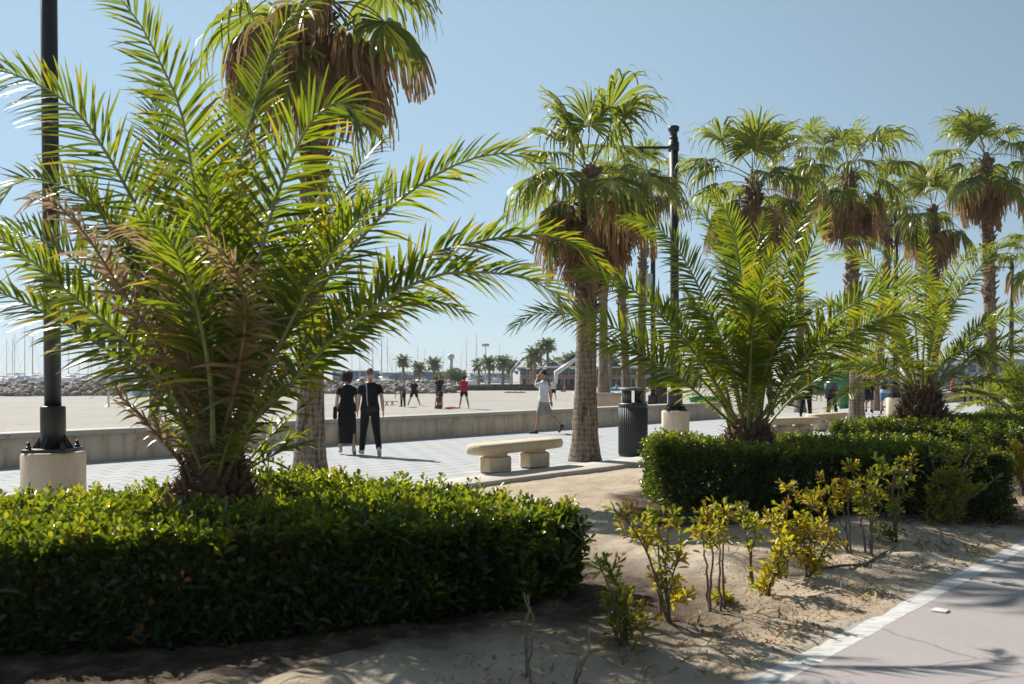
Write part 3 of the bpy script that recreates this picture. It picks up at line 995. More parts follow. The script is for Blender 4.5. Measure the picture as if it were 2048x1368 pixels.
s3 = [
    ([(1835, 775), (1800, 650), (1765, 560), (1734, 522), (1703, 507), (1660, 513)], -.3, dict(roll=-.2)),
    ([(1838, 775), (1830, 650), (1804, 545), (1773, 509), (1742, 486), (1699, 476)], .9, dict()),
    ([(1843, 775), (1850, 640), (1853, 540), (1850, 485), (1843, 450)], -.4, dict(maxl=.34)),
    ([(1850, 775), (1880, 660), (1910, 600), (1940, 560), (1968, 525), (2000, 495), (2045, 480)], .3, dict(roll=.2)),
    ([(1848, 775), (1870, 660), (1890, 600), (1912, 545), (1940, 508), (1985, 488)], -.8, dict(roll=.3)),
    ([(1852, 778), (1910, 700), (1970, 650), (2040, 630), (2090, 660)], -.4, dict(age=.3)),
    ([(1852, 780), (1920, 730), (1990, 705), (2060, 690), (2110, 710)], .5, dict(age=.4, messy=.1)),
    ([(1833, 778), (1770, 690), (1700, 630), (1640, 610), (1588, 618)], .5, dict(age=.35)),
    ([(1833, 780), (1770, 720), (1710, 690), (1650, 690), (1600, 720)], -.5, dict(age=.4, messy=.15)),
    ([(1833, 782), (1780, 740), (1730, 725), (1680, 735)], -1.2, dict(age=.45, messy=.15)),
    ([(1850, 780), (1890, 720), (1940, 700), (1990, 730)], -1.3, dict(age=.4, messy=.1)),
]
b3 = at(1843, 750, 19.9)
phoenix('third feathery palm on a shaggy brown trunk, further right', (b3[0], b3[1], -.02), 1.36, s3, extras(22, 2.7, (12, 80), (20, 60), .4, 13), .42, .022, .50, .30, 1.15, .034, pairs=78, seed=23, scale=.9)
s4 = [
    ([(2042, 775), (2020, 720), (1995, 710), (1975, 735)], -.5, dict(age=.1)),
    ([(2040, 780), (2010, 760), (1985, 760), (1975, 790)], -.8, dict(age=.1)),
]
b4 = at(2052, 750, 25.0)
phoenix('bright yellow-green young feathery palm cut by the right edge', (b4[0], b4[1], -.02), .75, s4, extras(30, 1.75, (20, 84), (25, 70), .08, 17), .36, .02, .3, .2, .6, .032, pairs=54, seed=24)


# ------------------------------------------------------------------ fan palms
def fan_leaf(pitch, pet, rad_, droop, dry, seed, nseg=36, span=120, tipdry=.0, hang=1.0):
    """costapalmate leaf at the origin pointing along +x: petiole, pleated blade, drooping thread tips"""
    r = np.random.default_rng(seed)
    mb = MB()
    # petiole curves over
    P = [np.zeros(3)]; e = pitch; st = 7
    for i in range(st):
        e = pitch - droop * .55 * (i / st) ** 1.5
        P.append(P[-1] + pet / st * np.array([math.cos(e), 0, math.sin(e)]))
    P = np.array(P)
    mb.tube(P, np.linspace(.022, .011, st + 1), 5, 1, (.3, .2, dry), flat=.6)
    o = P[-1]; a = nrm(P[-1] - P[-2]); bdir = np.array([0, 1.0, 0]); nn = np.cross(a, bdir)
    if nn[2] < 0: nn = -nn
    th = np.radians(np.linspace(-span, span, nseg))
    n = nseg
    fold = .22 + .25 * r.random()
    d = a[None] * np.cos(th)[:, None] + bdir[None] * np.sin(th)[:, None] + nn[None] * (fold * np.abs(np.sin(th)) * r.choice([1, -.4]))[:, None]
    d = nrm(d)
    ln = rad_ * (.72 + .28 * np.cos(th * .8)) * (1 + r.normal(0, .05, n))
    dth = math.radians(2 * span / nseg)
    steps = [0, .12, .28, .42, .54, .66, .78, .89, 1.0]
    k = len(steps)
    V = np.zeros((n, k * 2, 3)); C = np.zeros((n, k * 2, 3))
    p = np.tile(o, (n, 1)) + d * .01
    cd = d.copy()
    rnd = np.clip(r.normal(.42, .15) + r.normal(0, .12, n), 0, 1)
    wv = nrm(np.cross(np.tile(nn, (n, 1)), d))
    for q, u in enumerate(steps):
        if q:
            g = (max(0, u - .30) * 1.25) ** 1.15 * droop * hang * np.clip(1 + r.normal(0, .55, n), .1, 3)
            cd = nrm(cd + np.array([0, 0, -1.0]) * g[:, None] + r.normal(0, .03 + .22 * max(0, u - .4), (n, 3)))
            p = p + cd * (ln * (u - steps[q - 1]))[:, None]
        w = np.where(u < .45, u * ln * dth * .53, .45 * ln * dth * .53 * max(0, 1 - (u - .45) / .55) ** 1.5) + .0028
        tw = nrm(wv - cd * np.sum(wv * cd, 1, keepdims=True))
        pl = np.where(np.arange(n) % 2 == 0, 1, -1)[:, None] * nn * .012 * min(1, u * 3)
        V[:, q * 2] = p - tw * w[:, None] + pl; V[:, q * 2 + 1] = p + tw * w[:, None] - pl
        for z in (0, 1):
            C[:, q * 2 + z, 0] = rnd; C[:, q * 2 + z, 1] = u; C[:, q * 2 + z, 2] = np.clip(dry + tipdry * max(0, u - .45) * 1.6 + r.normal(0, .05, n), 0, 1)
    base = (np.arange(n) * k * 2)[:, None]
    Q = np.concatenate([base + np.array([[q * 2, q * 2 + 1, q * 2 + 3, q * 2 + 2]]) for q in range(k - 1)])
    mb.addq(V.reshape(-1, 3), Q, 0, C.reshape(-1, 3))
    return mb


FAN = {}
for kind, specs in {
    'up': [(1.42, .55, 1.0, .5), (1.15, .8, 1.1, .7), (.95, .9, 1.0, .9), (.75, .95, 1.1, 1.1)],
    'mid': [(.55, 1.0, 1.0, 1.2), (.35, 1.05, 1.0, 1.2), (.12, .95, 1.0, 1.3), (.25, .9, 1.1, 1.7), (.45, 1.1, .95, 1.8)],
    'low': [(-.15, .95, .95, 1.9), (-.45, .85, 1.0, 1.6), (-.05, 1.0, .85, 2.2)],
}.items():
    FAN[kind] = [fan_leaf(p, l, r_, d_, {'up': .0, 'mid': .05, 'low': .22}[kind], 50 + i, tipdry={'up': .2, 'mid': .4, 'low': 1.0}[kind]).mesh('fan_leaf', [M['fan'], M['petiole']]) for i, (p, l, r_, d_) in enumerate(specs)]
FAN['dead'] = [fan_leaf(p, l, r_, d_, .8, 80 + i, span=88, hang=1.5).mesh('dead_fan_leaf', [M['fan'], M['drypetiole']]) for i, (p, l, r_, d_) in enumerate([(-.45, .85, .85, 1.9), (-.75, .75, .9, 1.5), (-1.1, .55, .95, 1.2), (-1.3, .42, .95, .9)])]


def fan_palm(label, px, Y, crown_y, r0, seed, size=1.0, z0=0.0, dead=22, green=26, base_px=None, skirt=1.3, rough_from=.45, wide=.15, group='fan palms along the promenade'):
    rd = random.Random(seed); size = size * 1.12
    top = at(px, crown_y, Y)
    bx = at(base_px if base_px is not None else px, 750, Y)[0]
    base = np.array([bx, Y, z0])
    t = thing('fan_palm', label, 'palm tree', base, 0, group)
    dx = top[0] - bx; hh = top[2] - z0
    # trunk
    n = 110; zs = np.linspace(-.1, hh, n); k = 22
    mb = MB(); th = np.arange(k) / k * 2 * math.pi
    vs = []
    for z in zs:
        u = max(0, z / hh)
        rr = r0 * (1 + .55 * math.exp(-max(0, z) / .35) + .12 * math.exp(-((z - .6) / .8) ** 2)) * (1 - .12 * u - .45 * max(0, (u - .93) / .07))
        rr *= 1 + .05 * (vnoise(np.array([z * 8.3 + seed]), np.array([.5]))[0] - .5) + rd.uniform(-.012, .012)
        if u > rough_from: rr *= 1 + .05 * math.sin(z * 21) + rd.uniform(-.05, .07)
        r_ = rr * (1 + .05 * np.array([vnoise(np.array([a_ * 1.9 + seed]), np.array([z * .8]))[0] - .5 for a_ in th]))
        vs.append(np.stack([r_ * np.cos(th) + dx * u ** 1.3, r_ * np.sin(th), np.full(k, z)], 1))
    fs = [(i * k + j, i * k + (j + 1) % k, (i + 1) * k + (j + 1) % k, (i + 1) * k + j) for i in range(n - 1) for j in range(k)]
    mb.add(np.concatenate(vs), fs)
    # leaf-base stubs on the upper trunk
    for i in range(int(230 * (1 - rough_from) / .55)):
        u = rd.uniform(rough_from, .98); a = rd.uniform(0, 6.283); z = u * hh
        o = np.array([math.cos(a), math.sin(a), 0]); tt = np.array([-math.sin(a), math.cos(a), 0])
        c = np.array([dx * u ** 1.3, 0, z]) + o * r0 * (1 - .12 * u) * .95
        l = rd.uniform(.08, .20); w = rd.uniform(.04, .10)
        d = nrm(o * rd.uniform(.5, 1.1) + [0, 0, rd.uniform(.3, 1.2)])
        mb.add([c - tt * w, c + tt * w, c + d * l + tt * w * .6, c + d * l - tt * w * .6, c - tt * w + [0, 0, -.05], c + tt * w + [0, 0, -.05], c + d * l * .9 + [0, 0, -.04]],
               [(0, 1, 2, 3), (4, 6, 5), (0, 3, 6, 4), (1, 5, 6, 2), (3, 2, 6)], 1)
    mb.build('trunk', [M['fantrunk'], M['boots']], t, smooth=False)
    top_l = np.array([dx, 0, hh])

    def leaf(nm, me, az, dz, s_, tilt=.13):
        o = bpy.data.objects.new(nm, me); o.parent = t
        o.location = tuple(top_l + [.08 * math.cos(az), .08 * math.sin(az), dz])
        o.rotation_euler = (rd.uniform(-.2, .2), rd.uniform(-tilt, tilt), az)
        o.scale = (s_, s_, s_)
        col.objects.link(o)
    green = int(green * .92)
    for i in range(green):
        u = i / green
        kd = 'up' if u < .3 else ('mid' if u < .68 else 'low')
        leaf('fan_leaf', FAN['up'][0] if i == 0 else rd.choice(FAN[kd]), i * 2.39996 + rd.uniform(-.6, .6) + seed, .18 - .85 * u, size * rd.uniform(.72, 1.12))
    for i in range(dead):
        u = i / max(1, dead - 1)
        q = int(min(3, u * 3.2 * (1 - wide * .6) + rd.random() * 1.1))
        leaf('dead_leaf', FAN['dead'][q], i * 2.39996 + seed * 1.7 + rd.uniform(-.5, .5), -.25 - skirt * .9 * u * rd.uniform(.6, 1.0), size * rd.uniform(.62, 1.15) * (1 - .25 * u), .30)
    return t


fan_palm('tall fan palm behind the big feathery palm, crown cut off by the top edge', 640, 15.9, -50, .20, 3, 1.25, base_px=620, dead=52, green=19, skirt=.8, wide=.85)
fan_palm('stout fan palm with a long brown skirt beside the stone bench and grey bin', 1178, 19.1, 330, .205, 4, .98, base_px=1170, dead=46, green=27, skirt=1.55, rough_from=.5, wide=.25)
fan_palm('fan palm behind the middle feathery palm, tapering brown skirt', 1508, 24.6, 345, .18, 5, .95, dead=32, green=24, skirt=1.5)
fan_palm('fan palm with two raised fans, right of the one behind the middle feathery palm', 1697, 29.6, 330, .19, 6, 1.1, base_px=1714, dead=28, green=22, skirt=1.5)
fan_palm('shorter fan palm between the two taller ones at right, behind the third feathery palm', 1866, 35.3, 408, .20, 7, 1.06, dead=28, green=22, skirt=1.6)
fan_palm('tallest fan palm near the right edge, dark crown against the sky', 1972, 32.0, 305, .19, 8, 1.1, base_px=1984, dead=26, green=24, skirt=1.1)
fan_palm('fan palm half cut off by the right edge, low crown', 2070, 44, 500, .2, 9, 1.1, dead=18, green=22, skirt=1.0)
fan_palm('slim fan palm trunk standing in the stone planter behind the stout palm', 1206, 41.5, 380, .19, 10, 1.0, z0=.85, dead=20, green=16, base_px=1207)
fan_palm('leaning slim fan palm behind the grey bin', 1232, 42.5, 400, .18, 11, 1.0, z0=-.1, dead=16, green=14, base_px=1254)
fan_palm('straight slim fan palm behind the grey bin, crown beside the lamp post', 1290, 43, 350, .19, 12, 1.1, z0=-.1, dead=22, green=20, base_px=1281)
fan_palm('fan palm crown showing between the third and fourth crowns from the stout one', 1600, 44, 300, .19, 13, 1.0, dead=18, green=18, base_px=1600)
fan_palm('fan palm with drooping brown leaves behind the two-fanned crown', 1788, 46, 385, .19, 14, 1.15, dead=20, green=14, base_px=1754, skirt=1.6)

# ------------------------------------------------------------------ leaves, hedges, shrubs
def leaves(P, D, L, Wd, tint, flatup=.0, g=None):
    """n obovate folded leaves as two quads each; returns verts, quads, tints"""
    n = len(P)
    ref = nrm(rng.normal(0, 1, (n, 3)) + np.array([0, 0, 1.2]))
    S = nrm(np.cross(D, ref)); Nn = np.cross(S, D)
    L = L[:, None]; w = Wd[:, None]
    cu = rng.normal(.10, .10, (n, 1))
    b = P
    l1 = P + D * L * .40 - S * w * .34 + Nn * w * .16
    r1 = P + D * L * .40 + S * w * .34 + Nn * w * .16
    l2 = P + D * L * .76 - S * w * .50 + Nn * (w * .2 - L * cu * .5)
    r2 = P + D * L * .76 + S * w * .50 + Nn * (w * .2 - L * cu * .5)
    t = P + D * L - Nn * L * cu * 1.4
    V = np.stack([b, r1, r2, t, l2, l1], 1).reshape(-1, 3)
    k = (np.arange(n) * 6)[:, None]
    Q = np.concatenate([k + np.array([[0, 1, 2, 3]]), k + np.array([[0, 3, 4, 5]])])
    T = np.repeat(tint, 6, axis=0)
    T = T.reshape(n, 6, 3).copy(); T[:, :, 1] = np.array([0, .4, .75, 1, .75, .4]); T = T.reshape(-1, 3)
    return V, Q, T


def rosettes(C, A, m, L, W, tint, spread=(.5, 1.25)):
    """m leaves round each rosette centre C with axis A"""
    n = len(C)
    ref = nrm(rng.normal(0, 1, (n, 3)))
    s = nrm(np.cross(A, ref)); u = np.cross(s, A)
    i = np.tile(np.arange(m), n); ph = i * 2.39996 + np.repeat(rng.random(n) * 6.28, m)
    Am, sm, um = np.repeat(A, m, 0), np.repeat(s, m, 0), np.repeat(u, m, 0)
    sp = spread[0] + (spread[1] - spread[0]) * (i / max(1, m - 1)) + rng.normal(0, .15, n * m)
    D = nrm(Am * np.cos(sp)[:, None] + (sm * np.cos(ph)[:, None] + um * np.sin(ph)[:, None]) * np.sin(sp)[:, None])
    P = np.repeat(C, m, 0) - Am * (.012 * i)[:, None] * (np.repeat(L, m) / .06)[:, None]
    Lm = np.repeat(L, m) * (.7 + .4 * (i / max(1, m - 1))) * (1 + rng.normal(0, .12, n * m))
    Wm = np.repeat(W, m) * (1 + rng.normal(0, .1, n * m))
    T = np.repeat(tint, m, 0)
    T = T + np.c_[rng.normal(0, .10, n * m), np.zeros(n * m), rng.normal(0, .06, n * m)]
    return leaves(P, D, Lm, Wm, np.clip(T, 0, 1))


def hedge(label, c, su, sn_, h, dens, leaf, m=8, seed=1, hole=None, ragged=0.0, cut=None, rot=0.0):
    """clipped hedge, a rounded block su x sn_ in plan (half sizes) standing at c"""
    global rng
    rng = np.random.default_rng(seed)
    t = thing('hedge', label, 'hedge', (c[0], c[1], 0), ANG + rot, 'clipped hedges round the feathery palms')
    top = 4 * su * sn_; sides = 4 * (su + sn_) * h
    nt_, ns2 = int(top * dens), int(sides * dens)
    # rounded-box surface points: sample a box, then pull corners in
    pts = []; nr = []; dep = []
    a = np.c_[rng.uniform(-su, su, nt_), rng.uniform(-sn_, sn_, nt_), np.full(nt_, h)]
    pts.append(a); nr.append(np.tile([0, 0, 1.0], (nt_, 1)))
    per = rng.uniform(0, 4 * (su + sn_), ns2)
    x = np.zeros(ns2); y = np.zeros(ns2); q = np.zeros((ns2, 3))
    k = per < 2 * su; x[k] = per[k] - su; y[k] = -sn_; q[k] = (0, -1, 0)
    k2 = (per >= 2 * su) & (per < 4 * su); x[k2] = per[k2] - 3 * su; y[k2] = sn_; q[k2] = (0, 1, 0)
    k3 = (per >= 4 * su) & (per < 4 * su + 2 * sn_); x[k3] = -su; y[k3] = per[k3] - 4 * su - sn_; q[k3] = (-1, 0, 0)
    k4 = per >= 4 * su + 2 * sn_; x[k4] = su; y[k4] = per[k4] - 4 * su - 3 * sn_; q[k4] = (1, 0, 0)
    z = h * rng.random(ns2) ** .85 * .97 + .03
    pts.append(np.c_[x, y, z]); nr.append(q)
    P = np.concatenate(pts); Q = np.concatenate(nr)
    if cut is not None:      # front corner clipped off along a straight line
        ca, sa = math.cos(ANG + rot), math.sin(ANG + rot)
        m_ = np.array([cut[1][0] * ca + cut[1][1] * sa, -cut[1][0] * sa + cut[1][1] * ca]); m_ /= np.linalg.norm(m_)
        p0 = np.array(inv(c, cut[0], rot))
        e = (P[:, :2] - p0) @ m_
        sidep = Q[:, 2] < .5
        keep0 = ~((e > 0) & ~sidep)
        mv = np.where((e > 0) & sidep, e, 0)
        P[:, :2] -= mv[:, None] * m_
        Q[(e > 0) & sidep] = (m_[0], m_[1], 0)
        P, Q = P[keep0], Q[keep0]
        edge_d = np.maximum(0, .22 + (P[:, :2] - p0) @ m_)
        P[:, 2] -= (Q[:, 2] > .5) * edge_d * .55
    # round the vertical and top edges
    rad_ = .28
    inner = np.c_[np.clip(P[:, 0], -su + rad_, su - rad_), np.clip(P[:, 1], -sn_ + rad_, sn_ - rad_), np.clip(P[:, 2], -1, h - rad_ * .55)]
    dv = P - inner; dl = np.linalg.norm(dv * [1, 1, 1 / .55], axis=1, keepdims=True)
    sc_ = np.where(dl > rad_, rad_ / np.maximum(dl, 1e-6), 1.0)
    P = inner + dv * sc_
    Q = nrm(Q * .5 + nrm(dv + 1e-6) * .8)
    lump = fbm(P[:, 0] + P[:, 2] * 1.3, P[:, 1] - P[:, 2], 1.6, seed) * .16 + fbm(P[:, 0] + 7 * P[:, 2], P[:, 1] + 3 * P[:, 2], 5, seed + 3) * .12
    d = np.abs(rng.normal(0, .10, len(P))) + np.where(rng.random(len(P)) < .25, rng.random(len(P)) * .3, 0)
    out = np.where(rng.random(len(P)) < .10 + ragged, rng.random(len(P)) * (.09 + ragged * .3), 0)
    P = P + Q * (lump - d + out)[:, None]
    lowthin = np.clip((P[:, 2] + .02) / (.16 * h), .2, 1)
    keep = rng.random(len(P)) < lowthin
    if hole is not None:
        rr = np.hypot(P[:, 0] - hole[0], P[:, 1] - hole[1])
        keep &= rr > hole[2] * (1 + rng.normal(0, .06, len(P)))
        sink = np.clip(1 - (rr - hole[2]) / .35, 0, 1) * .16
        P[:, 2] -= sink * (P[:, 2] > h * .5)
    P, Q, d, out = P[keep], Q[keep], d[keep], out[keep]
    P[:, 2] = np.maximum(P[:, 2], .03)
    A = nrm(Q * .8 + np.array([0, 0, .75]) + rng.normal(0, .33, P.shape))
    n = len(P)
    topness = np.clip((P[:, 2] - h * .72) / (h * .25), 0, 1)
    r_ = np.clip(rng.normal(.20, .13, n) + .62 * topness * rng.random(n) ** .8 + out * 2.0, 0, 1)
    yl = rng.random(n) < .012 + .05 * topness
    r_[yl] = .95
    dr = np.where(rng.random(n) < .006, .95, .15 * rng.random(n))
    L = leaf * (1 + rng.normal(0, .14, n)) * (1 - .12 * topness)
    V, F_, T = rosettes(P, A, m, L, L * .40, np.c_[r_, np.zeros(n), dr])
    mb = MB(); mb.addq(V, F_, 0, T)
    mb.build('foliage', M['hedge'], t)
    # branches inside
    mb = MB()
    for i in range(int(su * sn_ * 34)):
        x0, y0 = rng.uniform(-su * .9, su * .9), rng.uniform(-sn_ * .9, sn_ * .9)
        if cut is not None and (np.array([x0, y0]) - p0) @ m_ > -.12: continue
        if hole is not None and math.hypot(x0 - hole[0], y0 - hole[1]) < hole[2] + .05: continue
        p = [np.array([x0, y0, -.05])]
        for s in range(4):
            p.append(p[-1] + np.array([rng.normal(0, .09), rng.normal(0, .09), h * .24]))
        mb.tube(p, [.016, .013, .010, .007, .004], 5)
        for s in (1, 2, 3):
            e = p[s] + np.array([rng.normal(0, .16), rng.normal(0, .16), h * .22])
            mb.tube([p[s], (p[s] + e) / 2 + rng.normal(0, .02, 3), e], [.007, .005, .003], 4)
    mb.build('branches', M['twig'], t)
    return t


def inv(c, p, rot=0.0):
    a = ANG + rot
    d = np.array(p[:2]) - np.array(c[:2])
    return (d[0] * math.cos(a) + d[1] * math.sin(a), -d[0] * math.sin(a) + d[1] * math.cos(a))


h1 = np.array([-2.06, 7.12])
hx, hy = inv(h1, pb)
hedge('big dark clipped hedge filling the lower left corner, round the nearest feathery palm', h1, 2.0, 1.85, .70, 700, .084, m=8, seed=31, hole=(hx, hy, .40), ragged=.10, cut=((.1, 6.72), (.24, -.97)))
h2 = np.array([3.72, 12.4]); hx, hy = inv(h2, b2, -ANG)
hedge('second clipped hedge with a rounded end, behind the yellow-green shrubs', h2, 1.95, 1.4, .84, 520, .062, m=7, seed=32, hole=(hx, hy, .3), rot=-ANG, cut=((1.75, 12.3), (-.72, -.69)))
h3 = np.array([9.0, 19.6]); hx, hy = inv(h3, b3)
hedge('third clipped hedge round the shaggy palm trunk, behind the second hedge', h3, 2.5, 1.9, .80, 230, .075, m=7, seed=33, hole=(hx, hy, .45))
h4 = np.array([13.9, 24.3]); hx, hy = inv(h4, b4)
hedge('farthest clipped hedge at the right edge under the young feathery palm', h4, 2.5, 1.9, .82, 150, .09, m=6, seed=34, hole=(hx, hy, .3))


SHR = 'thin shrubs on the bare sand between the hedges'


def shrub(label, base_px, tops, size=.073, yellow=.5, n=7, stems_from=None, green=0.0, seed=1, fill=.5, name='shrub', group=SHR, rad_=.011, bushy=0):
    """leggy shrub: stems from one foot to the given photo positions, leaf rosettes along the upper stems"""
    global rng
    rng = np.random.default_rng(seed)
    b = gp(*base_px); z0 = bed_h(b[0], b[1]) - .02
    b = gp(base_px[0], base_px[1], z0)
    t = thing(name, label, 'shrub', b, 0, group)
    mb = MB(); C = []; A = []
    joint = None
    for i, tp in enumerate(tops):
        px, py = tp[:2]
        dy = rng.normal(0, .12)
        e = at(px, py, b[1] + dy) - b
        mid = e * .5 + np.array([rng.normal(0, .03), rng.normal(0, .05), 0]) + [-e[0] * .12, 0, .02]
        p, L = catmull([np.array([rng.normal(0, .02), rng.normal(0, .02), -.04]), mid, e], 12)
        p[1:-1] += rng.normal(0, .006, (10, 3))
        mb.tube(p, np.linspace(rad_, .004, 12), 5)
        C.append(p[-1]); A.append(nrm(p[-1] - p[-2] + [0, 0, .02]))
        for k in range(n + 1 if n > 0 else 0):
            u = rng.uniform(1 - fill, 1.0)
            q = p[int(u * 11)]
            d = nrm(rng.normal(0, 1, 3) * [1, 1, .5] + [0, 0, .75])
            l = rng.uniform(.05, .21) * (.6 + .7 * (1 - u))
            en = q + d * l
            mb.tube([q, (q + en) / 2 + [0, 0, -.008], en], [.0045, .0035, .0025], 4)
            C.append(en); A.append(d)
    for k in range(bushy):
        d = nrm(rng.normal(0, 1, 3) * [1, 1, .6] + [0, 0, .5]); en = d * rng.uniform(.08, .28) * [1.1, 1.1, 1]
        en[2] = abs(en[2]) + .02
        mb.tube([np.array([0, 0, -.03]), en * .5 + rng.normal(0, .01, 3), en], [.006, .004, .003], 4)
        C.append(en); A.append(nrm(d + [0, 0, .6]))
    mb.build('stems', M['twig'], t)
    if n >= 0 and len(C):
        C = np.array(C); A = np.array(A); k = len(C)
        r_ = np.clip(np.where(rng.random(k) < yellow, rng.normal(.98, .14, k), rng.normal(.45, .18, k)), 0, 1)
        dr = np.where(rng.random(k) < .05, .8, .1)
        V, F_, T = rosettes(C, A, 7, np.full(k, size), np.full(k, size * .32), np.c_[r_, np.zeros(k), dr], spread=(.25, 1.2))
        mb = MB(); mb.addq(V, F_, 0, T); mb.build('leaves', M['shrub'], t)
    return t


shrub('tallest forked shrub, nearest the big hedge, dark green and yellow leaves', (1335, 1248), [(1240, 1015), (1270, 1040), (1300, 1030), (1345, 1020), (1360, 1110), (1330, 1150), (1375, 1190)], yellow=.65, n=7, seed=41, fill=.30)
shrub('low leafy green shrub at the right foot of the big hedge', (1248, 1292), [(1235, 1190), (1260, 1200), (1225, 1220), (1280, 1235), (1195, 1120), (1215, 1130)], yellow=.25, n=5, seed=42, fill=.6, bushy=6)
shrub('slim bare-stemmed shrub with a few yellow leaves on top, left one of a close pair', (1421, 1218), [(1408, 1010), (1400, 1050)], n=6, yellow=.7, seed=43, fill=.25)
shrub('slim bare-stemmed shrub with a yellow tuft at its foot, right one of a close pair', (1443, 1224), [(1450, 1005), (1436, 1030), (1435, 1195), (1455, 1200)], n=6, yellow=.8, seed=44, fill=.25)
shrub('single thin shrub standing right of the close pair of bare stems', (1508, 1182), [(1490, 1010), (1515, 1040)], n=7, yellow=.6, seed=45, fill=.35)
shrub('small shrub with a forked foot and yellow sprigs low down', (1528, 1192), [(1545, 1120), (1575, 1080), (1600, 1100), (1520, 1165)], n=6, yellow=.9, seed=46, fill=.6)
shrub('bushy yellow shrub at the middle of the row', (1562, 1158), [(1545, 1030), (1575, 1010), (1600, 1040), (1560, 1080), (1620, 1060)], n=8, yellow=.9, seed=47, fill=.5)
shrub('spreading yellow shrub just right of the bushy middle one', (1612, 1158), [(1600, 1110), (1650, 1030), (1670, 1060), (1630, 1000), (1640, 1120)], n=8, yellow=.85, seed=48, fill=.5)
shrub('tall thin shrub in front of the dark second hedge, yellow top', (1702, 1104), [(1640, 950), (1690, 960), (1560, 965), (1620, 985)], n=8, yellow=.85, seed=49, fill=.35, size=.07)
shrub('tall shrub with several upright bare stems before the second hedge', (1742, 1112), [(1700, 925), (1740, 945), (1765, 920), (1720, 990)], n=9, yellow=.55, seed=50, fill=.4, size=.07)
shrub('pale green shrub reaching up over the right half of the second hedge', (1790, 1085), [(1790, 930), (1830, 910), (1800, 960), (1770, 1060)], n=10, yellow=.35, seed=51, fill=.5, size=.07)
shrub('broad fresh green shrub at the right end of the second hedge', (1880, 1052), [(1860, 900), (1900, 870), (1930, 890), (1960, 870), (1990, 900), (1880, 950), (1940, 960), (2000, 950)], n=16, yellow=.12, seed=52, fill=.8, size=.07, bushy=18)
shrub('yellowing shrub cut off by the right edge of the picture', (2048, 985), [(2030, 880), (2050, 870), (2070, 890), (2035, 930), (2015, 900)], n=12, yellow=.85, seed=53, fill=.7, size=.08)
for bp_, tp_, lab in (((1062, 1362), [(1048, 1185), (1062, 1215), (1056, 1190)], 'bare dry twig standing before the right end of the big hedge'), ((1150, 1372), [(1178, 1262), (1160, 1275), (1190, 1290)], 'small tangle of bare dry twigs at the bottom, between hedge and path'), ((1230, 1330), [(1345, 1260), (1300, 1290)], 'low dry branch leaning out over the sand below the leafy green shrub')):
    shrub(lab, bp_, tp_, n=-1, seed=int(bp_[0]), name='dry_twig', group='bare dry twigs', rad_=.007).children[0].data.materials[0] = M['deadtwig']
# fallen branch
p_ = gp(1700, 1150); t = MB()
pp = [gp(1640, 1152), gp(1680, 1148), gp(1730, 1138), gp(1770, 1118), gp(1795, 1105)]
pp = [np.array([q[0], q[1], bed_h(q[0], q[1]) + .015]) - p_ for q in pp]
t.tube(pp, [.008, .012, .014, .010, .005], 6)
tag(t.build('fallen_branch', M['twig'], loc=p_), 'dark dry branch lying on the sand in front of the second hedge', 'branch')

# leaf litter and dry grass, too many to count
rng = np.random.default_rng(77)
n = 9500
S = rng.uniform(1, 16, n); T = 2.55 + np.abs(rng.normal(0, 1.1, n)) * .8
k2 = rng.random(n) < .45
T = np.where(k2, rng.uniform(2.5, 7.5, n), T)
x = S * U[0] + T * N[0]; y = S * U[1] + T * N[1]
cl = fbm(x, y, 1.1, 40, 3) + .1 * (T < 4)
keep = cl > rng.uniform(-.05, .35, n)
S, T, x, y = S[keep], T[keep], x[keep], y[keep]
z = bed_z(S, T, x, y) + .006
D = nrm(np.c_[rng.normal(0, 1, (len(x), 2)), rng.normal(.05, .15, len(x))])
V, Q, C = leaves(np.c_[x, y, z], D, rng.uniform(.02, .045, len(x)), rng.uniform(.007, .014, len(x)), np.c_[rng.random(len(x)), x * 0, .95 + x * 0])
mb = MB(); mb.addq(V, Q, 0, C)
tag(mb.build('leaf_litter', M['shrub']), 'dry brown leaves scattered on the sandy bed along the bike path', 'leaf litter', kind='stuff')
M['drygrass'] = leaf_mat('dry_grass_blade', (.30, .22, .10), (.40, .30, .14), (.42, .34, .12), (.3, .2, .1), (.4, .3, .1), .3, .6)
n = 2600
cs = rng.random(n)
S = np.where(cs < .7, rng.normal(12.5, 2.2, n), rng.uniform(3, 10, n)); T = np.where(cs < .7, rng.normal(3.3, .55, n), 2.6 + np.abs(rng.normal(0, .5, n)))
T = np.clip(T, 2.5, 6)
cx_, cy_ = np.round(S / .33) * .33, np.round(T / .22) * .22
S = cx_ + rng.normal(0, .06, n) + .1 * np.sin(cy_ * 9); T = np.maximum(2.48, cy_ + rng.normal(0, .05, n))
x = S * U[0] + T * N[0]; y = S * U[1] + T * N[1]; z = bed_z(S, T, x, y) - .005
D = nrm(np.c_[rng.normal(0, .7, (n, 2)), rng.uniform(.3, 1, n)])
V, Q, C = leaves(np.c_[x, y, z], D, rng.uniform(.04, .11, n), rng.uniform(.0025, .005, n), np.c_[rng.random(n), x * 0, x * 0])
mb = MB(); mb.addq(V, Q, 0, C)
tag(mb.build('dry_grass', M['drygrass']), 'straw-coloured tufts of dry grass along the bike path edge and below the second hedge', 'grass', kind='stuff')

# ------------------------------------------------------------------ people
def skin_mat(name, c):
    m, nt, p, o = mat(name)
    v = coords(nt)
    nt.links.new(ramp(nt, noise(nt, v, 9, 3), [(.3, tuple(x * .88 for x in c)), (.7, c)]), p.inputs['Base Color'])
    p.inputs['Roughness'].default_value = .5
    p.inputs['Subsurface Weight'].default_value = .05
    return m


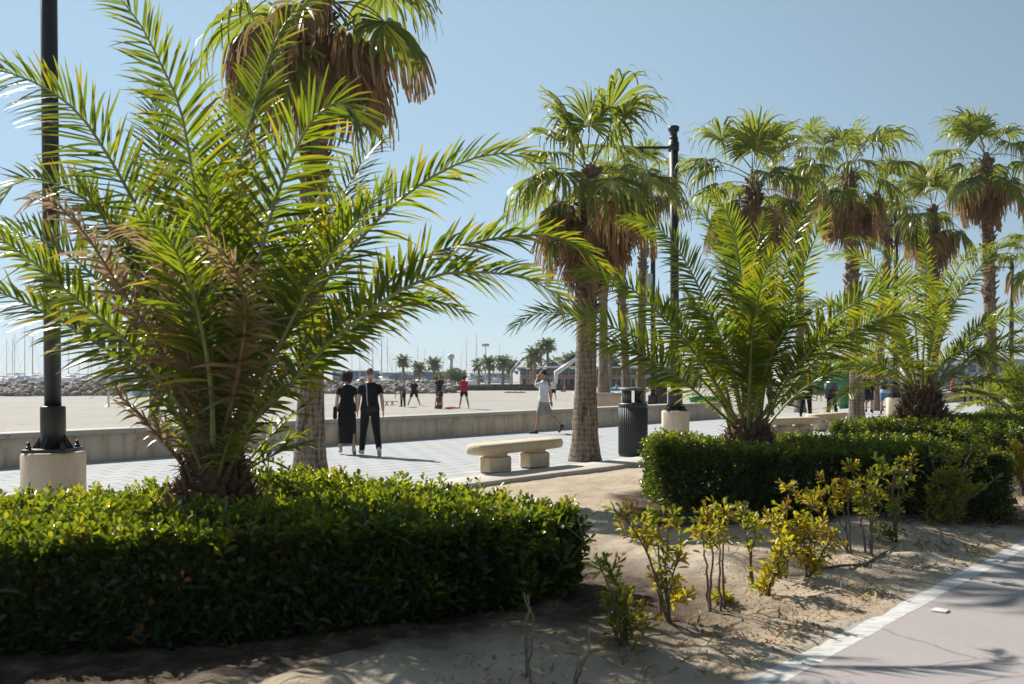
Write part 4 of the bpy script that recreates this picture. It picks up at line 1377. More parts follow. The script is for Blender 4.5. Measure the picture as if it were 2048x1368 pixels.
SKIN = {'light': skin_mat('skin_light', (.50, .30, .21)), 'tan': skin_mat('skin_tan', (.38, .21, .13))}
CL = {}


def cloth(c, rough=.85):
    k = tuple(c)
    if k not in CL:
        m, nt, p, o = mat('cloth_' + str(len(CL)))
        v = coords(nt)
        f = noise(nt, v, 7, 4)
        nt.links.new(ramp(nt, f, [(.3, tuple(x * .82 for x in c)), (.7, tuple(min(1, x * 1.1) for x in c))]), p.inputs['Base Color'])
        p.inputs['Roughness'].default_value = rough
        p.inputs['Specular IOR Level'].default_value = .25
        fold = noise(nt, coords(nt, (1, 1, .45)), 11, 4, .6)
        bump(nt, p, fold, .7, .04)
        CL[k] = m
    return CL[k]


BLACK = (.006, .006, .0075); WHITE = (.62, .60, .62)


def remesh(mb, name, m, parent, voxel, smooth=3):
    o = mb.build(name, m, parent)
    r = o.modifiers.new('join', 'REMESH'); r.mode = 'VOXEL'; r.voxel_size = voxel; r.use_smooth_shade = True
    if smooth:
        s = o.modifiers.new('soft', 'SMOOTH'); s.factor = .5; s.iterations = smooth
    return o


def rotx(p, a, c):
    """lean about the x axis through c, positive leans forward (+y)"""
    p = np.asarray(p, float) - c
    ca, sa = math.cos(a), math.sin(a)
    return np.stack([p[..., 0], p[..., 1] * ca + p[..., 2] * sa, -p[..., 1] * sa + p[..., 2] * ca], -1) + c


def person(label, pos, heading, height=1.74, skin='light', voxel=.014, female=False, legs=((0, 5), (0, 5)), spread=3.0, lean=0.0, turn=0.0,
           arms=((5, 8, 12), (-5, 8, 12)), elbows=None, top=None, sleeve=.62, top_len=0.0, bottom=None, bottom_len=1.0, skirt=None, hair=(.02, .014, .01), hairstyle='short',
           shoes=None, girth=1.0, group='people on the promenade', sit=None, crop=False, sock=None):
    t = thing('person', label, 'person', pos, heading, group)
    k = height / 1.75
    hip = np.array([0, 0, .92])
    ln = R(lean)

    def up(p):
        return rotx(p, ln, hip)
    B = MB()           # body
    fw = 1.12 if female else 1.0; sw = .88 if female else 1.0
    g = girth
    rings = [(0, 0, .80, .13 * fw * g, .095 * g), (0, 0, .88, .158 * fw * g, .11 * g), (0, 0, .97, .160 * fw * g, .112 * g), (0, .0, 1.07, .138 * g, .098 * g), (0, 0, 1.16, .135 * sw * g, .096 * g),
             (0, -.005, 1.28, .160 * sw * g, .112 * g), (0, -.01, 1.38, .172 * sw * g, .105 * g), (0, -.015, 1.435, .135 * sw * g, .078), (0, -.012, 1.475, .07, .058)]

    def torso(mb, off, z0, z1, flare=0.0):
        rr = []
        for z in np.linspace(z0, z1, 9):
            v = [np.interp(z, [q[2] for q in rings], [q[i] for q in rings]) for i in range(5)]
            f = flare * max(0, (1.30 - z) / .4)
            rr.append((v[0], v[1], z, v[3] + off + f, v[4] + off + f))
        tmp = MB(); tmp.loft(rr, 18)
        V = np.concatenate(tmp.v)
        mb.add(up(V) * k, tmp.f)

    torso(B, 0, .80, 1.475)
    T = lambda pts: up(np.array(pts, float)) * k
    B.tube(T([(0, -.015, 1.42), (0, -.002, 1.50), (0, .008, 1.58)]), np.array([.062, .052, .052]) * k, 12)
    # head
    hc = np.array([0, .012, 1.638])
    ta = R(turn); rotz = np.array([[math.cos(ta), -math.sin(ta), 0], [math.sin(ta), math.cos(ta), 0], [0, 0, 1]])

    def hd(off):
        return T([(np.array(off) @ rotz.T) + hc])[0]
    rl = np.array([[1, 0, 0], [0, math.cos(ln), math.sin(ln)], [0, -math.sin(ln), math.cos(ln)]])
    hr = rl @ rotz
    B.ell(hd((0, 0, .01)), np.array([.071, .092, .102]) * k, rot=hr)
    B.ell(hd((0, .030, -.055)), np.array([.054, .058, .058]) * k, rot=hr)     # jaw
    B.ell(hd((0, .092, -.012)), np.array([.013, .022, .024]) * k, rot=hr)     # nose
    B.ell(hd((0, .076, .022)), np.array([.046, .014, .010]) * k, rot=hr)      # brow
    B.ell(hd((0, .080, -.055)), np.array([.024, .012, .011]) * k, rot=hr)     # lips
    for s in (-1, 1):
        B.ell(hd((s * .072, -.004, -.008)), np.array([.010, .020, .031]) * k, rot=hr)
    # legs
    feet = []; legpts = []
    low = 9
    for s, (a, bnd) in zip((-1, 1), legs):
        a_, b_ = R(a), R(a - bnd); sp = R(spread)
        h0 = np.array([s * .088 * fw, 0, .90])
        kn = h0 + .425 * nrm(np.array([s * math.sin(sp) * 1.0, math.sin(a_), -math.cos(a_)]) )
        an = kn + .405 * nrm(np.array([s * math.sin(sp) * 1.0, math.sin(b_), -math.cos(b_)]))
        legpts.append((h0, kn, an, b_))
        toe = min(.9, max(0, -b_ * 1.15)) if a < 0 or bnd > 30 else max(-.3, -b_ * .4)
        fd = np.array([s * .12, math.cos(toe), -math.sin(toe)]); fd = nrm(fd)
        fu = np.array([0, math.sin(toe), math.cos(toe)])
        feet.append((an, fd, fu))
        heel = an - fu * .055 - fd * .05; tip = an - fu * .068 + fd * .17
        low = min(low, heel[2] - .02, tip[2] - .02)
    if sit is not None:
        low = .80 - .02 if sit == 'floor' else .80
    drop = np.array([0, 0, -low])
    for (h0, kn, an, b_), (an2, fd, fu) in zip(legpts, feet):
        gg = g if g < 1.1 else 1.08
        cm = kn + (an - kn) * .3 + np.array([0, -.018, 0])
        B.tube(np.array([h0 + [0, 0, .03], h0 + (kn - h0) * .45, kn, cm, an, an - fu * .05]) * k, np.array([.088 * fw, .074, .052, .052, .036, .036]) * k * gg, 12)
        B.tube(np.array([an - fu * .045 - fd * .045, an - fu * .045 + fd * .05, an - fu * .062 + fd * .12, an - fu * .068 + fd * .165]) * k, np.array([.034, .036, .036, .024]) * k, 10, flat=.7)
    # arms
    armpts = []
    for i, (s, (sw_, ab, el)) in enumerate(zip((-1, 1), arms)):
        sh = np.array([s * .178 * (.9 if female else 1) * (1 + (g - 1) * .6), -.012, 1.405])
        if elbows and elbows[i] is not None:
            eb, wr = [np.array(q, float) for q in elbows[i]]
        else:
            a1, a2 = R(sw_), R(sw_ + el)
            eb = sh + .285 * nrm(np.array([s * math.sin(R(ab)), math.sin(a1), -math.cos(a1)]))
            wr = eb + .25 * nrm(np.array([s * math.sin(R(ab)) * .4, math.sin(a2), -math.cos(a2)]))
        armpts.append((sh, eb, wr))
        B.tube(T([sh + [-s * .04, 0, -.005], sh + [s * .004, 0, -.03], (sh + eb) / 2, eb, eb + (wr - eb) * .3, wr]), np.array([.048, .050, .044, .037, .038, .026]) * k * (.88 if female else 1), 10)
        d = nrm(wr - eb); x = np.array([s * 1.0, 0, 0]); x = nrm(x - d * (x @ d)); w = np.cross(x, d) * s
        if w[1] < 0: w = -w
        pc = wr + d * .05
        fr = np.stack([x, w, d], 1)
        B.ell(T([pc])[0], np.array([.017, .040, .052]) * k, rot=rl @ fr, n=10, m=7)
        for f, (o_, l_) in enumerate(zip((-.028, -.010, .009, .027), (.062, .074, .080, .072))):
            p0 = wr + d * .085 + w * o_; p1 = p0 + d * l_ * .5 - x * .006; p2 = p0 + d * l_ * .95 - x * .026
            B.tube(T([p0 - d * .02, p0, p1, p2]), np.array([.0095, .0095, .009, .007]) * k, 6)
        p0 = wr + d * .025 + w * .03; B.tube(T([p0, p0 + d * .03 + w * .025 - x * .005, p0 + d * .062 + w * .03 - x * .014]), np.array([.012, .0105, .008]) * k, 6)
    for mbx in (B,):
        pass
    off = drop * k

    def fin(mb, name, m, vx, sm=3):
        mb.v = [v + off for v in mb.v]
        return remesh(mb, name, m, t, vx, sm)
    fin(B, 'body', SKIN[skin], voxel, 2)
    # clothing
    if top is not None:
        mb = MB()
        s0 = lambda q: math.copysign(1, q[0])
        torso(mb, .020, (1.14 if crop else .885 - top_len), 1.462, 0.0 if crop else .020)
        for sh, eb, wr in armpts:
            full = sleeve > 1
            e_ = sh + (eb - sh) * min(1, sleeve)
            pl = [sh + [-s0(sh) * .045, 0, -.012], sh + [0, 0, -.030], (sh + e_) / 2, e_]; rr = [.052, .060, .064, .069]
            if full: pl += [eb + (wr - eb) * .5, wr]; rr[-1] = .056; rr += [.048, .038]
            mb.tube(T(pl), np.array(rr) * k * (.9 if female else 1), 12)
        fin(mb, 'shirt', cloth(top), voxel * .95, 3)
    if bottom is not None:
        mb = MB()
        rr = []
        for z in np.linspace(.79, 1.0, 6):
            v = [np.interp(z, [q[2] for q in rings], [q[i] for q in rings]) for i in range(5)]
            rr.append((v[0], v[1], z, v[3] + .013, v[4] + .013))
        tmp = MB(); tmp.loft(rr, 18); mb.add(np.concatenate(tmp.v) * k, tmp.f)
        for (h0, kn, an, b_) in legpts:
            gg = g if g < 1.1 else 1.1
            if bottom_len >= 1:
                mb.tube(np.array([h0 + [0, 0, .04], h0 + (kn - h0) * .5, kn, kn + (an - kn) * .5, an + (an - kn) * .03]) * k, np.array([.104 * fw, .092, .075, .066, .060]) * k * gg, 12)
            else:
                e_ = h0 + (kn - h0) * bottom_len * 2
                mb.tube(np.array([h0 + [0, 0, .04], (h0 + e_) / 2, e_]) * k, np.array([.106 * fw, .100, .094]) * k * gg, 12)
        fin(mb, 'trousers' if bottom_len >= 1 else 'shorts', cloth(bottom), voxel, 3)
    if skirt is not None:
        mb = MB(); c_, z1 = skirt
        rr = [(0, 0, 1.08, .15, .11), (0, 0, .95, .182, .135), (0, 0, .80, .195, .150)]
        for u in (.35, .7, 1.0):
            z = .80 + (z1 - .80) * u; rr.append((.0, .01 * u, z, .195 + .015 * u, .155 + .085 * u))
        mb.loft([(a_ * k, b_ * k, z * k, x * k, y * k) for a_, b_, z, x, y in rr], 20)
        fin(mb, 'skirt', cloth(c_), voxel, 3)
    if hairstyle != 'bald':
        mb = MB()
        mb.ell(hd((0, -.016, .034)), np.array([.078, .094, .090]) * k, rot=hr)
        if hairstyle == 'long':
            mb.tube(T([hc + [0, -.07, .0], hc + [0, -.085, -.1], hc + [0, -.09, -.25]]), np.array([.075, .07, .045]) * k, 10)
        if hairstyle == 'curly':
            for q in range(26):
                a_ = q * 2.4; z_ = -.09 + .20 * (q / 26)
                r_ = .085 * math.sqrt(max(.1, 1 - ((z_ - .02) / .15) ** 2))
                y_ = -.02 + r_ * math.sin(a_)
                if y_ > .045 and z_ < .07: continue
                mb.ell(hd((r_ * math.cos(a_) * 1.12, y_ * 1.1 - .01, z_)), np.array([.042, .042, .042]) * k, 8, 6)
        cut = [v for v in mb.v]
        o = fin(mb, 'hair', cloth(hair, .6), voxel * .8, 2)
    for (an, fd, fu), (h0, kn, an_, b_) in zip(feet, legpts):
        if shoes is None: continue
        mb = MB()
        mb.tube(np.array([an - fu * .035 - fd * .062, an - fu * .035 + fd * .03, an - fu * .055 + fd * .12, an - fu * .062 + fd * .185]) * k, np.array([.043, .046, .046, .028]) * k, 12, flat=.85)
        mb.tube(np.array([an - fu * .068 - fd * .065, an - fu * .072 + fd * .05, an - fu * .078 + fd * .19]) * k, np.array([.040, .044, .034]) * k, 12, flat=.5)
        mb.tube(np.array([an + fu * .02, an - fu * .05]) * k, np.array([.043, .045]) * k, 10)
        fin(mb, 'shoe', cloth(shoes, .6), voxel * .8, 2)
    for s in (-1, 1):
        mb = MB(); mb.ell(hd((s * .030, .080, .002)) + off, np.array([.010, .007, .006]) * k, 8, 6)
        mb.build('eye', M['dark'], t)
    t['rig'] = 0
    del t['rig']
    return t, (lambda p: np.array(p, float) * k + off)


def place(base, heading, p):
    ca, sa = math.cos(heading), math.sin(heading)
    return np.array([base[0] + p[0] * ca - p[1] * sa, base[1] + p[0] * sa + p[1] * ca, base[2] + p[2]])


def strap(name, label, cat, mat_, base, heading, pts, r_, loc_box, size, f, mats=None, loop=None):
    """a bag worn by a person: body and strap, in the person's own frame"""
    o0 = f(loc_box)
    t = thing(name, label, cat, place(base, heading, o0), heading)
    mb = MB(); mb.box((0, 0, 0), size, taper=.85); mb.build('bag_body', mat_, t, bevel=min(size) * .3)
    if pts:
        mb = MB(); mb.tube(np.array([f(p) for p in pts]) - o0, r_, 6, flat=.5); mb.build('strap', mats or mat_, t)
    return t


# the couple walking away
hd_ = R(14)
pw = gp(694, 909); pm = gp(740, 912)
person('woman in black T-shirt and long black skirt walking away beside the man, dark curly hair', pw, R(10), 1.67, female=True, voxel=.011, legs=((9, 8), (-7, 12)), top=BLACK, sleeve=.55, skirt=(BLACK, .20), hairstyle='curly', hair=(.018, .012, .010), shoes=WHITE, arms=((-12, 10, 8), (10, 9, 12)))
o_, f = person('man in black T-shirt and black trousers with a pale strap down his back, walking away', pm, R(14), 1.76, voxel=.011, legs=((15, 4), (-17, 14)), spread=4, top=BLACK, sleeve=.62, bottom=BLACK, hairstyle='short', hair=(.16, .11, .08), shoes=WHITE, arms=((10, 9, 10), (-12, 12, 10)), turn=-12)
strap('waist_bag', 'black bag hanging at the man in black\'s hip on a pale strap', 'bag', cloth((.02, .02, .022)), pm, R(10), [(-.10, .12, 1.42), (-.09, .02, 1.478), (-.075, -.105, 1.44), (-.07, -.145, 1.30), (-.065, -.142, 1.12), (-.05, -.155, .98)], .010, (.03, -.165, .93), (.26, .07, .13), f, cloth((.45, .45, .47)))
strap('shoulder_bag', 'black cloth bag hanging at the left side of the woman in the long skirt', 'bag', cloth(BLACK), pw, R(10), [(-.17, .03, 1.43), (-.23, 0, 1.2), (-.25, -.02, .98)], .010, (-.255, -.02, .86), (.09, .26, .26), lambda p: np.array(p, float) * (1.67 / 1.75) + [0, 0, .05])
# man on the phone
pp_ = gp(1087, 867)
ph_, f = person('man in a white T-shirt and grey shorts walking left with a hand at his face', pp_, R(78), 1.80, skin='tan', voxel=.011, legs=((16, 6), (-24, 22)), top=(.66, .64, .69), sleeve=.85, bottom=(.25, .25, .235), bottom_len=.45, top_len=.0, shoes=(.06, .045, .03), hair=(.022, .016, .013),
       arms=((0, 8, 10), (-26, 10, 18)), elbows=((( -.26, .20, 1.30), (-.09, .15, 1.535)), None))
# people on the beach
BG = 'people playing and resting on the beach'


def bp3(px, py, z=BEACH + .02):
    return gp(px, py, z)


person('person in black bending forward on the beach, left of the playing group', bp3(806, 814), R(150), 1.70, legs=((2, 4), (0, 4)), lean=62, top=(.10, .11, .12), bottom=BLACK, sleeve=.8, shoes=BLACK, arms=((60, 6, 10), (60, 6, 10)), group=BG)
person('player in black T-shirt and shorts with legs planted wide apart on the beach', bp3(828, 813), R(190), 1.66, skin='tan', legs=((6, 10), (4, 8)), spread=21, lean=10, top=BLACK, bottom=BLACK, bottom_len=.36, hairstyle='bald', arms=((25, 10, 50), (25, 10, 50)), group=BG)
person('player in black T-shirt and shorts standing behind the woman sitting on the sand', bp3(879, 815), R(165), 1.80, skin='tan', legs=((6, 4), (-6, 6)), spread=6, top=BLACK, bottom=(.02, .02, .022), bottom_len=.42, arms=((15, 8, 25), (-5, 10, 12)), group=BG)
person('woman sitting on the sand in green shorts, long dark hair down her back', bp3(878, 818), R(18), 1.66, skin='tan', female=True, sit='floor', legs=((82, 95), (70, 20)), top=(.16, .07, .04), crop=True, sleeve=.2, bottom=(.01, .13, .10), bottom_len=.35, hairstyle='long', hair=(.03, .016, .012), arms=((-25, 16, 10), (35, 12, 30)), group=BG)
person('player in a red T-shirt and black shorts standing with legs apart on the beach', bp3(928, 818), R(20), 1.78, skin='tan', legs=((8, 4), (-6, 8)), spread=9, top=(.42, .015, .03), bottom=BLACK, bottom_len=.30, hair=(.05, .025, .015), hairstyle='curly', arms=((40, 10, 60), (45, 8, 75)), group=BG)
person('person in white top and black shorts farther off, just behind the man on the phone', bp3(1107, 801), R(30), 1.55, top=WHITE, bottom=BLACK, bottom_len=.4, legs=((8, 4), (-8, 6)), voxel=.02, hair=(.1, .06, .03), group=BG)
person('tiny reddish-brown figure sitting far off on the sand right of the man on the phone', bp3(1129, 784), R(100), 1.7, skin='tan', sit='floor', legs=((80, 95), (80, 95)), top=(.25, .10, .06), bottom=(.2, .08, .05), bottom_len=.4, voxel=.025, group=BG)
person('dark-haired person sitting on the sand between the slim palm trunks', bp3(1233, 781), R(120), 1.75, skin='tan', sit='floor', legs=((80, 95), (80, 95)), top=(.30, .28, .25), bottom=(.3, .03, .03), bottom_len=.4, voxel=.022, hairstyle='long', hair=(.02, .01, .01), group=BG)
# promenade, right half
person('large man in black T-shirt and dark trousers, head hidden by palm fronds', gp(1612, 836), R(175), 1.88, girth=1.28, legs=((8, 4), (-10, 16)), top=(.014, .015, .017), top_len=.12, sleeve=.85, bottom=(.012, .014, .02), shoes=BLACK, arms=((8, 14, 12), (-8, 14, 14)))
o_, f = person('short-haired woman in a grey jacket and black trousers walking towards the camera', gp(1664, 839), R(170), 1.60, female=True, legs=((14, 6), (-12, 18)), top=(.20, .20, .22), sleeve=1.2, bottom=(.012, .014, .022), shoes=BLACK, hair=(.02, .017, .016), arms=((6, 8, 60), (-6, 8, 30)))
strap('front_bag', 'black and white bag carried in front of the woman in the grey jacket', 'bag', cloth((.03, .03, .033)), gp(1664, 839), R(170), [(-.13, .06, 1.43), (-.02, .14, 1.30), (.08, .17, 1.12)], .010, (.03, .19, 1.05), (.28, .10, .24), f)
person('man in black T-shirt and black shorts walking away, right of the palm trunk', gp(1738, 826), R(-30), 1.82, skin='tan', legs=((10, 5), (-8, 10)), top=BLACK, bottom=(.012, .013, .02), bottom_len=.48, shoes=BLACK, hair=(.015, .012, .01))
o_, f = person('person in a light blue T-shirt and blue shorts with a dark backpack, walking away', gp(1770, 828), R(-30), 1.66, female=True, legs=((-6, 8), (8, 4)), top=(.42, .52, .62), bottom=(.10, .22, .36), bottom_len=.40, shoes=(.03, .03, .035), hair=(.03, .02, .015))
strap('backpack', 'small dark green backpack on the person in the light blue T-shirt', 'backpack', cloth((.03, .045, .035)), gp(1770, 828), R(-30), [(.10, -.14, 1.36), (.11, -.04, 1.46), (.11, .10, 1.38), (.13, .10, 1.2), (.12, -.12, 1.12)], .014, (0, -.185, 1.24), (.27, .13, .36), f)
o_, f = person('woman in black leggings and a bare-midriff dark top walking towards the camera at far right', gp(1936, 812), R(172), 1.66, skin='tan', female=True, legs=((10, 4), (-10, 14)), top=(.03, .035, .05), crop=True, sleeve=.1, bottom=BLACK, hairstyle='long', hair=(.02, .012, .01), voxel=.018)
strap('hand_bag', 'reddish brown bag hanging between the two walkers at far right', 'bag', cloth((.20, .05, .03)), gp(1936, 812), R(172), [(-.30, .0, .92), (-.30, 0, .80)], .012, (-.31, 0, .66), (.12, .34, .34), f)
person('walker all in black next to the woman in leggings at far right', gp(1959, 813), R(172), 1.68, legs=((-8, 10), (10, 4)), top=(.02, .02, .022), sleeve=.8, bottom=BLACK, shoes=BLACK, voxel=.018, hair=(.02, .015, .012))
person('distant bather in a teal top with bare legs, behind the large man', bp3(1637, 803), R(30), 1.70, skin='tan', top=(.02, .22, .20), bottom=(.01, .12, .09), bottom_len=.4, legs=((6, 4), (-6, 6)), voxel=.02, group=BG)
person('distant person in a bright blue top and blue cap, behind the woman in grey', bp3(1655, 800), R(160), 1.68, top=(.04, .20, .42), bottom=(.03, .05, .12), legs=((6, 4), (-6, 6)), voxel=.02, hair=(.05, .2, .45), group=BG)
person('walker in dark trousers mostly hidden behind the middle feathery palm', gp(1541, 839), R(-70), 1.74, top=(.05, .05, .06), bottom=BLACK, shoes=BLACK, legs=((16, 5), (-18, 18)), voxel=.018)
for px, topc, lab in ((1903, (.40, .05, .04), 'person in red sitting on the far low wall'), (1919, (.42, .48, .56), 'person in pale blue sitting on the far low wall')):
    q = at(px, 783, 62); w_ = sn(q @ U, 18.5, .6)
    person(lab, w_, R(-140), 1.72, skin='tan', sit='wall', legs=((86, 80), (84, 84)), top=topc, bottom=(.03, .03, .05), bottom_len=.45, voxel=.02, arms=((25, 8, 40), (25, 8, 40)), group=BG)

# ------------------------------------------------------------------ beach and far background
GZ = BEACH
# volleyball post, blue hut, small things on the sand
q = gp(217, 816, GZ)
t = thing('net_post', 'thin white post standing alone on the sand left of the big palm', 'post', q)
b = MB(); b.lathe([(.06, -.2), (.06, 2.35), (.045, 2.38)], 10); b.build('post_tube', M['white'], t)
b = MB(); b.box((0, -.07, 1.9), (.05, .04, .16)); b.box((0, -.07, .9), (.05, .04, .16)); b.build('net_hook', M['greybox'], t)


def stripes():
    m, nt, p, o = mat('blue_white_stripes')
    w = node(nt, 'ShaderNodeTexWave', bands_direction='X'); w.inputs['Scale'].default_value = 1.6
    nt.links.new(coords(nt), w.inputs[0])
    nt.links.new(ramp(nt, w.outputs['Fac'], [(.45, (.06, .26, .46)), (.6, (.50, .58, .64))]), p.inputs['Base Color'])
    p.inputs['Roughness'].default_value = .7
    return m


M['stripes'] = stripes()
q = gp(277, 792, GZ)
t = thing('beach_tent', 'blue and white striped beach tent near the rocks, left of the big palm', 'tent', q)
b = MB(); b.add([(-.95, -.6, 0), (.95, -.6, 0), (.95, .6, 0), (-.95, .6, 0), (-.45, -.35, 1.02), (.45, -.35, 1.02), (.45, .35, 1.02), (-.45, .35, 1.02)], [(0, 1, 5, 4), (1, 2, 6, 5), (2, 3, 7, 6), (3, 0, 4, 7)])
b.build('tent_wall', M['stripes'], t)
b = MB(); b.loft([(0, 0, 1.02, .55, .42), (0, 0, 1.12, .35, .28), (0, 0, 1.18, .05, .05)], 12); b.build('tent_roof', M['white'], t)
q = gp(779, 812, GZ)
t = thing('low_trestle', 'low trestle with a dark top and yellow legs on the sand beside the walking man', 'trestle', q)
b = MB(); b.box((0, 0, .27), (1.0, .3, .035)); b.build('trestle_top', simple('dark_board', (.10, .09, .07)), t)
M['yellow'] = simple('yellow_paint', (.62, .36, .02), .5, .1)
for x in (-.16, .16):
    b = MB(); b.tube([(x - .08, 0, 0), (x, 0, .25)], .03, 6); b.tube([(x + .08, 0, 0), (x, 0, .25)], .03, 6); b.build('leg', M['yellow'], t)
q = gp(904, 818, GZ + .02)
b = MB(); b.loft([(0, 0, 0, .42, .22), (.02, 0, .06, .38, .2), (-.05, 0, .11, .22, .12), (-.05, 0, .13, .05, .04)], 12)
tag(b.build('towel', cloth((.42, .06, .04)), loc=q, smooth=True), 'crumpled red towel on the sand beside the player in red', 'towel')
q = gp(1227, 782, GZ + .02)
b = MB(); b.loft([(0, 0, 0, .8, .35), (0, 0, .2, .75, .3), (.05, 0, .33, .5, .2), (0, 0, .36, .1, .05)], 12)
tag(b.build('towel', cloth((.02, .32, .42)), loc=q, smooth=True), 'turquoise towel in front of the dark-haired person between the palm trunks', 'towel')
q = gp(1030, 786, GZ + .02)
b = MB()
for i in range(7): b.ell((-.9 + i * .3, .05 * (i % 3), .05), (.2, .14, .09 + .03 * (i % 2)), 8, 6)
tag(b.build('seaweed_heap', M['twig'], loc=q), 'thin dark line of dried seaweed on the sand left of the man on the phone', 'seaweed', kind='stuff')

# green playground slide
M['green'] = simple('green_plastic', (.006, .16, .065), .3, .2, 2, bmp=0)
M['green2'] = simple('pale_green_plastic', (.05, .30, .18), .35, .2, 2, bmp=0)
Yg = 52.0
t = thing('playground_slide', 'big green spiral tube slide on the sand behind the woman in grey', 'slide', at(1680, 750, Yg) * [1, 1, 0] + [0, 0, GZ])
b = MB()
pts = [at(px, py, Yg + dy) - np.array(t.location) for px, py, dy in ((1672, 738, .5), (1690, 757, 0), (1706, 772, .6), (1722, 780, 1.5), (1728, 786, 2.4), (1708, 786, 3.0), (1684, 780, 2.4), (1672, 776, 1.3), (1680, 782, .2), (1694, 800, -.3), (1702, 810, -.7))]
p, L = catmull(pts, 50)
b.tube(p, .56, 18); b.build('tube', M['green'], t, smooth=True)
b = MB(); q = at(1673, 771, Yg - .4) - np.array(t.location); b.ell(q, (.62, .5, .42), 16, 10); b.build('tube_joint', M['green2'], t, smooth=True)
for px in (1664, 1722, 1755):
    b = MB(); q = at(px, 750, Yg + 2.2) - np.array(t.location); b.tube([(q[0], q[1], 0), (q[0], q[1], 3.2)], .07, 8); b.build('post', M['white'], t)
b = MB(); q = at(1690, 735, Yg + 2.0) - np.array(t.location); b.box((q[0], q[1], 2.6), (2.6, 1.6, .12)); b.build('platform', M['green2'], t)
b = MB(); b.lathe([(1.5, 3.5), (.2, 4.2)], 4, c=(q[0], q[1], 0), rot=math.pi / 4); b.build('roof', M['green'], t)
t = thing('play_boat', 'low green play shape on the sand left of the middle feathery palm', 'playground toy', at(1413, 750, 58) * [1, 1, 0] + [0, 0, GZ])
b = MB(); b.loft([(0, 0, 0, .75, .4), (0, 0, .25, .95, .5), (0, 0, .6, 1.05, .5), (.1, 0, .62, .9, .4)], 16); b.build('hull', M['green'], t, smooth=True)
b = MB(); b.tube([(.6, 0, .5), (.85, 0, 1.2), (.8, 0, 1.35)], [.3, .2, .08], 10); b.build('bow', M['green2'], t, smooth=True)

# rocks of the breakwater (one uncountable mass)
def rockmat():
    m, nt, p, o = mat('breakwater_rock')
    a = node(nt, 'ShaderNodeAttribute', attribute_name='tint')
    sp = node(nt, 'ShaderNodeSeparateColor'); nt.links.new(a.outputs['Color'], sp.inputs[0])
    c = ramp(nt, sp.outputs[0], [(0, (.24, .19, .15)), (.5, (.38, .335, .29)), (1, (.52, .49, .45))])
    c = mix(nt, math_(nt, 'MULTIPLY', noise(nt, coords(nt), 3, 5), .6), c, (.15, .12, .09))
    nt.links.new(c, p.inputs['Base Color']); p.inputs['Roughness'].default_value = .9
    return m


rng = np.random.default_rng(5)
mb = MB()
a0 = gp(-120, 794, GZ); a1 = gp(905, 787, GZ)
for i in range(3200):
    u = rng.random(); p = a0 * (1 - u) + a1 * u
    w = rng.random()
    p = p + np.array([rng.normal(0, .2), w * 4.5, .05 + w * 1.05 + rng.normal(0, .1)])
    r_ = rng.uniform(.14, .33)
    tmp = MB(); tmp.ell((0, 0, 0), (r_ * rng.uniform(.9, 1.5), r_, r_ * rng.uniform(.6, 1)), 6, 4)
    V = tmp.v[0] * (1 + rng.normal(0, .13, (len(tmp.v[0]), 1)))
    a_ = rng.random() * 6.28; V = np.stack([V[:, 0] * math.cos(a_) - V[:, 1] * math.sin(a_), V[:, 0] * math.sin(a_) + V[:, 1] * math.cos(a_), V[:, 2]], 1)
    mb.add(V + p, tmp.f, 0, (rng.random(), 0, 0))
tag(mb.build('breakwater_rocks', rockmat()), 'long bank of tumbled grey and brown rocks behind the beach', 'rocks', kind='stuff')
m_ = MB(); d_ = nrm(a1 - a0)
m_.prism([a0 + [0, 3.6, 0], a1 + [0, 3.6, 0], a1 + [0, 8, 0], a0 + [0, 8, 0]], GZ, .95)
tag(m_.build('quay_wall', M['wall']), 'grey quay wall along the top of the rock bank', 'wall')
# dark terrace wall right of the rocks
YT = 118.0
q0, q1 = at(880, 779, YT), at(1168, 775, YT)
t = thing('terrace_wall', 'long dark timber terrace edge at the far side of the beach', 'wall', (q0 + q1) / 2 * [1, 1, 0] + [0, 0, GZ])
M['darkwood'] = simple('dark_timber', (.085, .07, .055), .8, .4, 2)
b = MB(); L = q1[0] - q0[0]; b.box((0, 0, .38), (L, .5, .76))
for i in range(12): b.box((-L / 2 + (i + .5) * L / 12, -.28, .38), (.12, .06, .8))
b.build('terrace_boards', M['darkwood'], t)

# sailing boats beyond the breakwater
M['mast'] = simple('mast_grey', (.42, .46, .50), .5, .1, bmp=0)
M['hull'] = simple('boat_white', (.62, .64, .66), .4, .08, bmp=0)


def boat_mesh(parts, h):
    L = 9.0
    b = MB()
    b.loft([(0, 0, -.4, L * .38, .9), (0, 0, .3, L * .46, 1.35), (.2, 0, 1.1, L * .5, 1.45), (.2, 0, 1.15, L * .42, 1.2)], 16); hull = b.mesh('hull', M['hull'], True)
    b = MB(); b.box((.1, 0, 1.45), (3.2, 1.6, .6), taper=.8); cab = b.mesh('cabin', M['hull'])
    b = MB(); b.tube([(.6, 0, 1.1), (.6, 0, 13.5)], [.10, .055], 6)
    for z in (5.5, 9.5): b.box((.6, 0, z), (.06, 1.5 if z < 8 else 1.0, .06))
    b.tube([(.6, 0, 2.2), (-3.2, 0, 2.1)], .13, 6)
    b.tube([(.6, 0, 13.3), (4.5, 0, 1.2)], .02, 4); b.tube([(.6, 0, 13.3), (-4.2, 0, 1.2)], .02, 4)
    mast = b.mesh('mast', M['mast'])
    return (('hull', hull), ('cabin', cab), ('mast', mast))


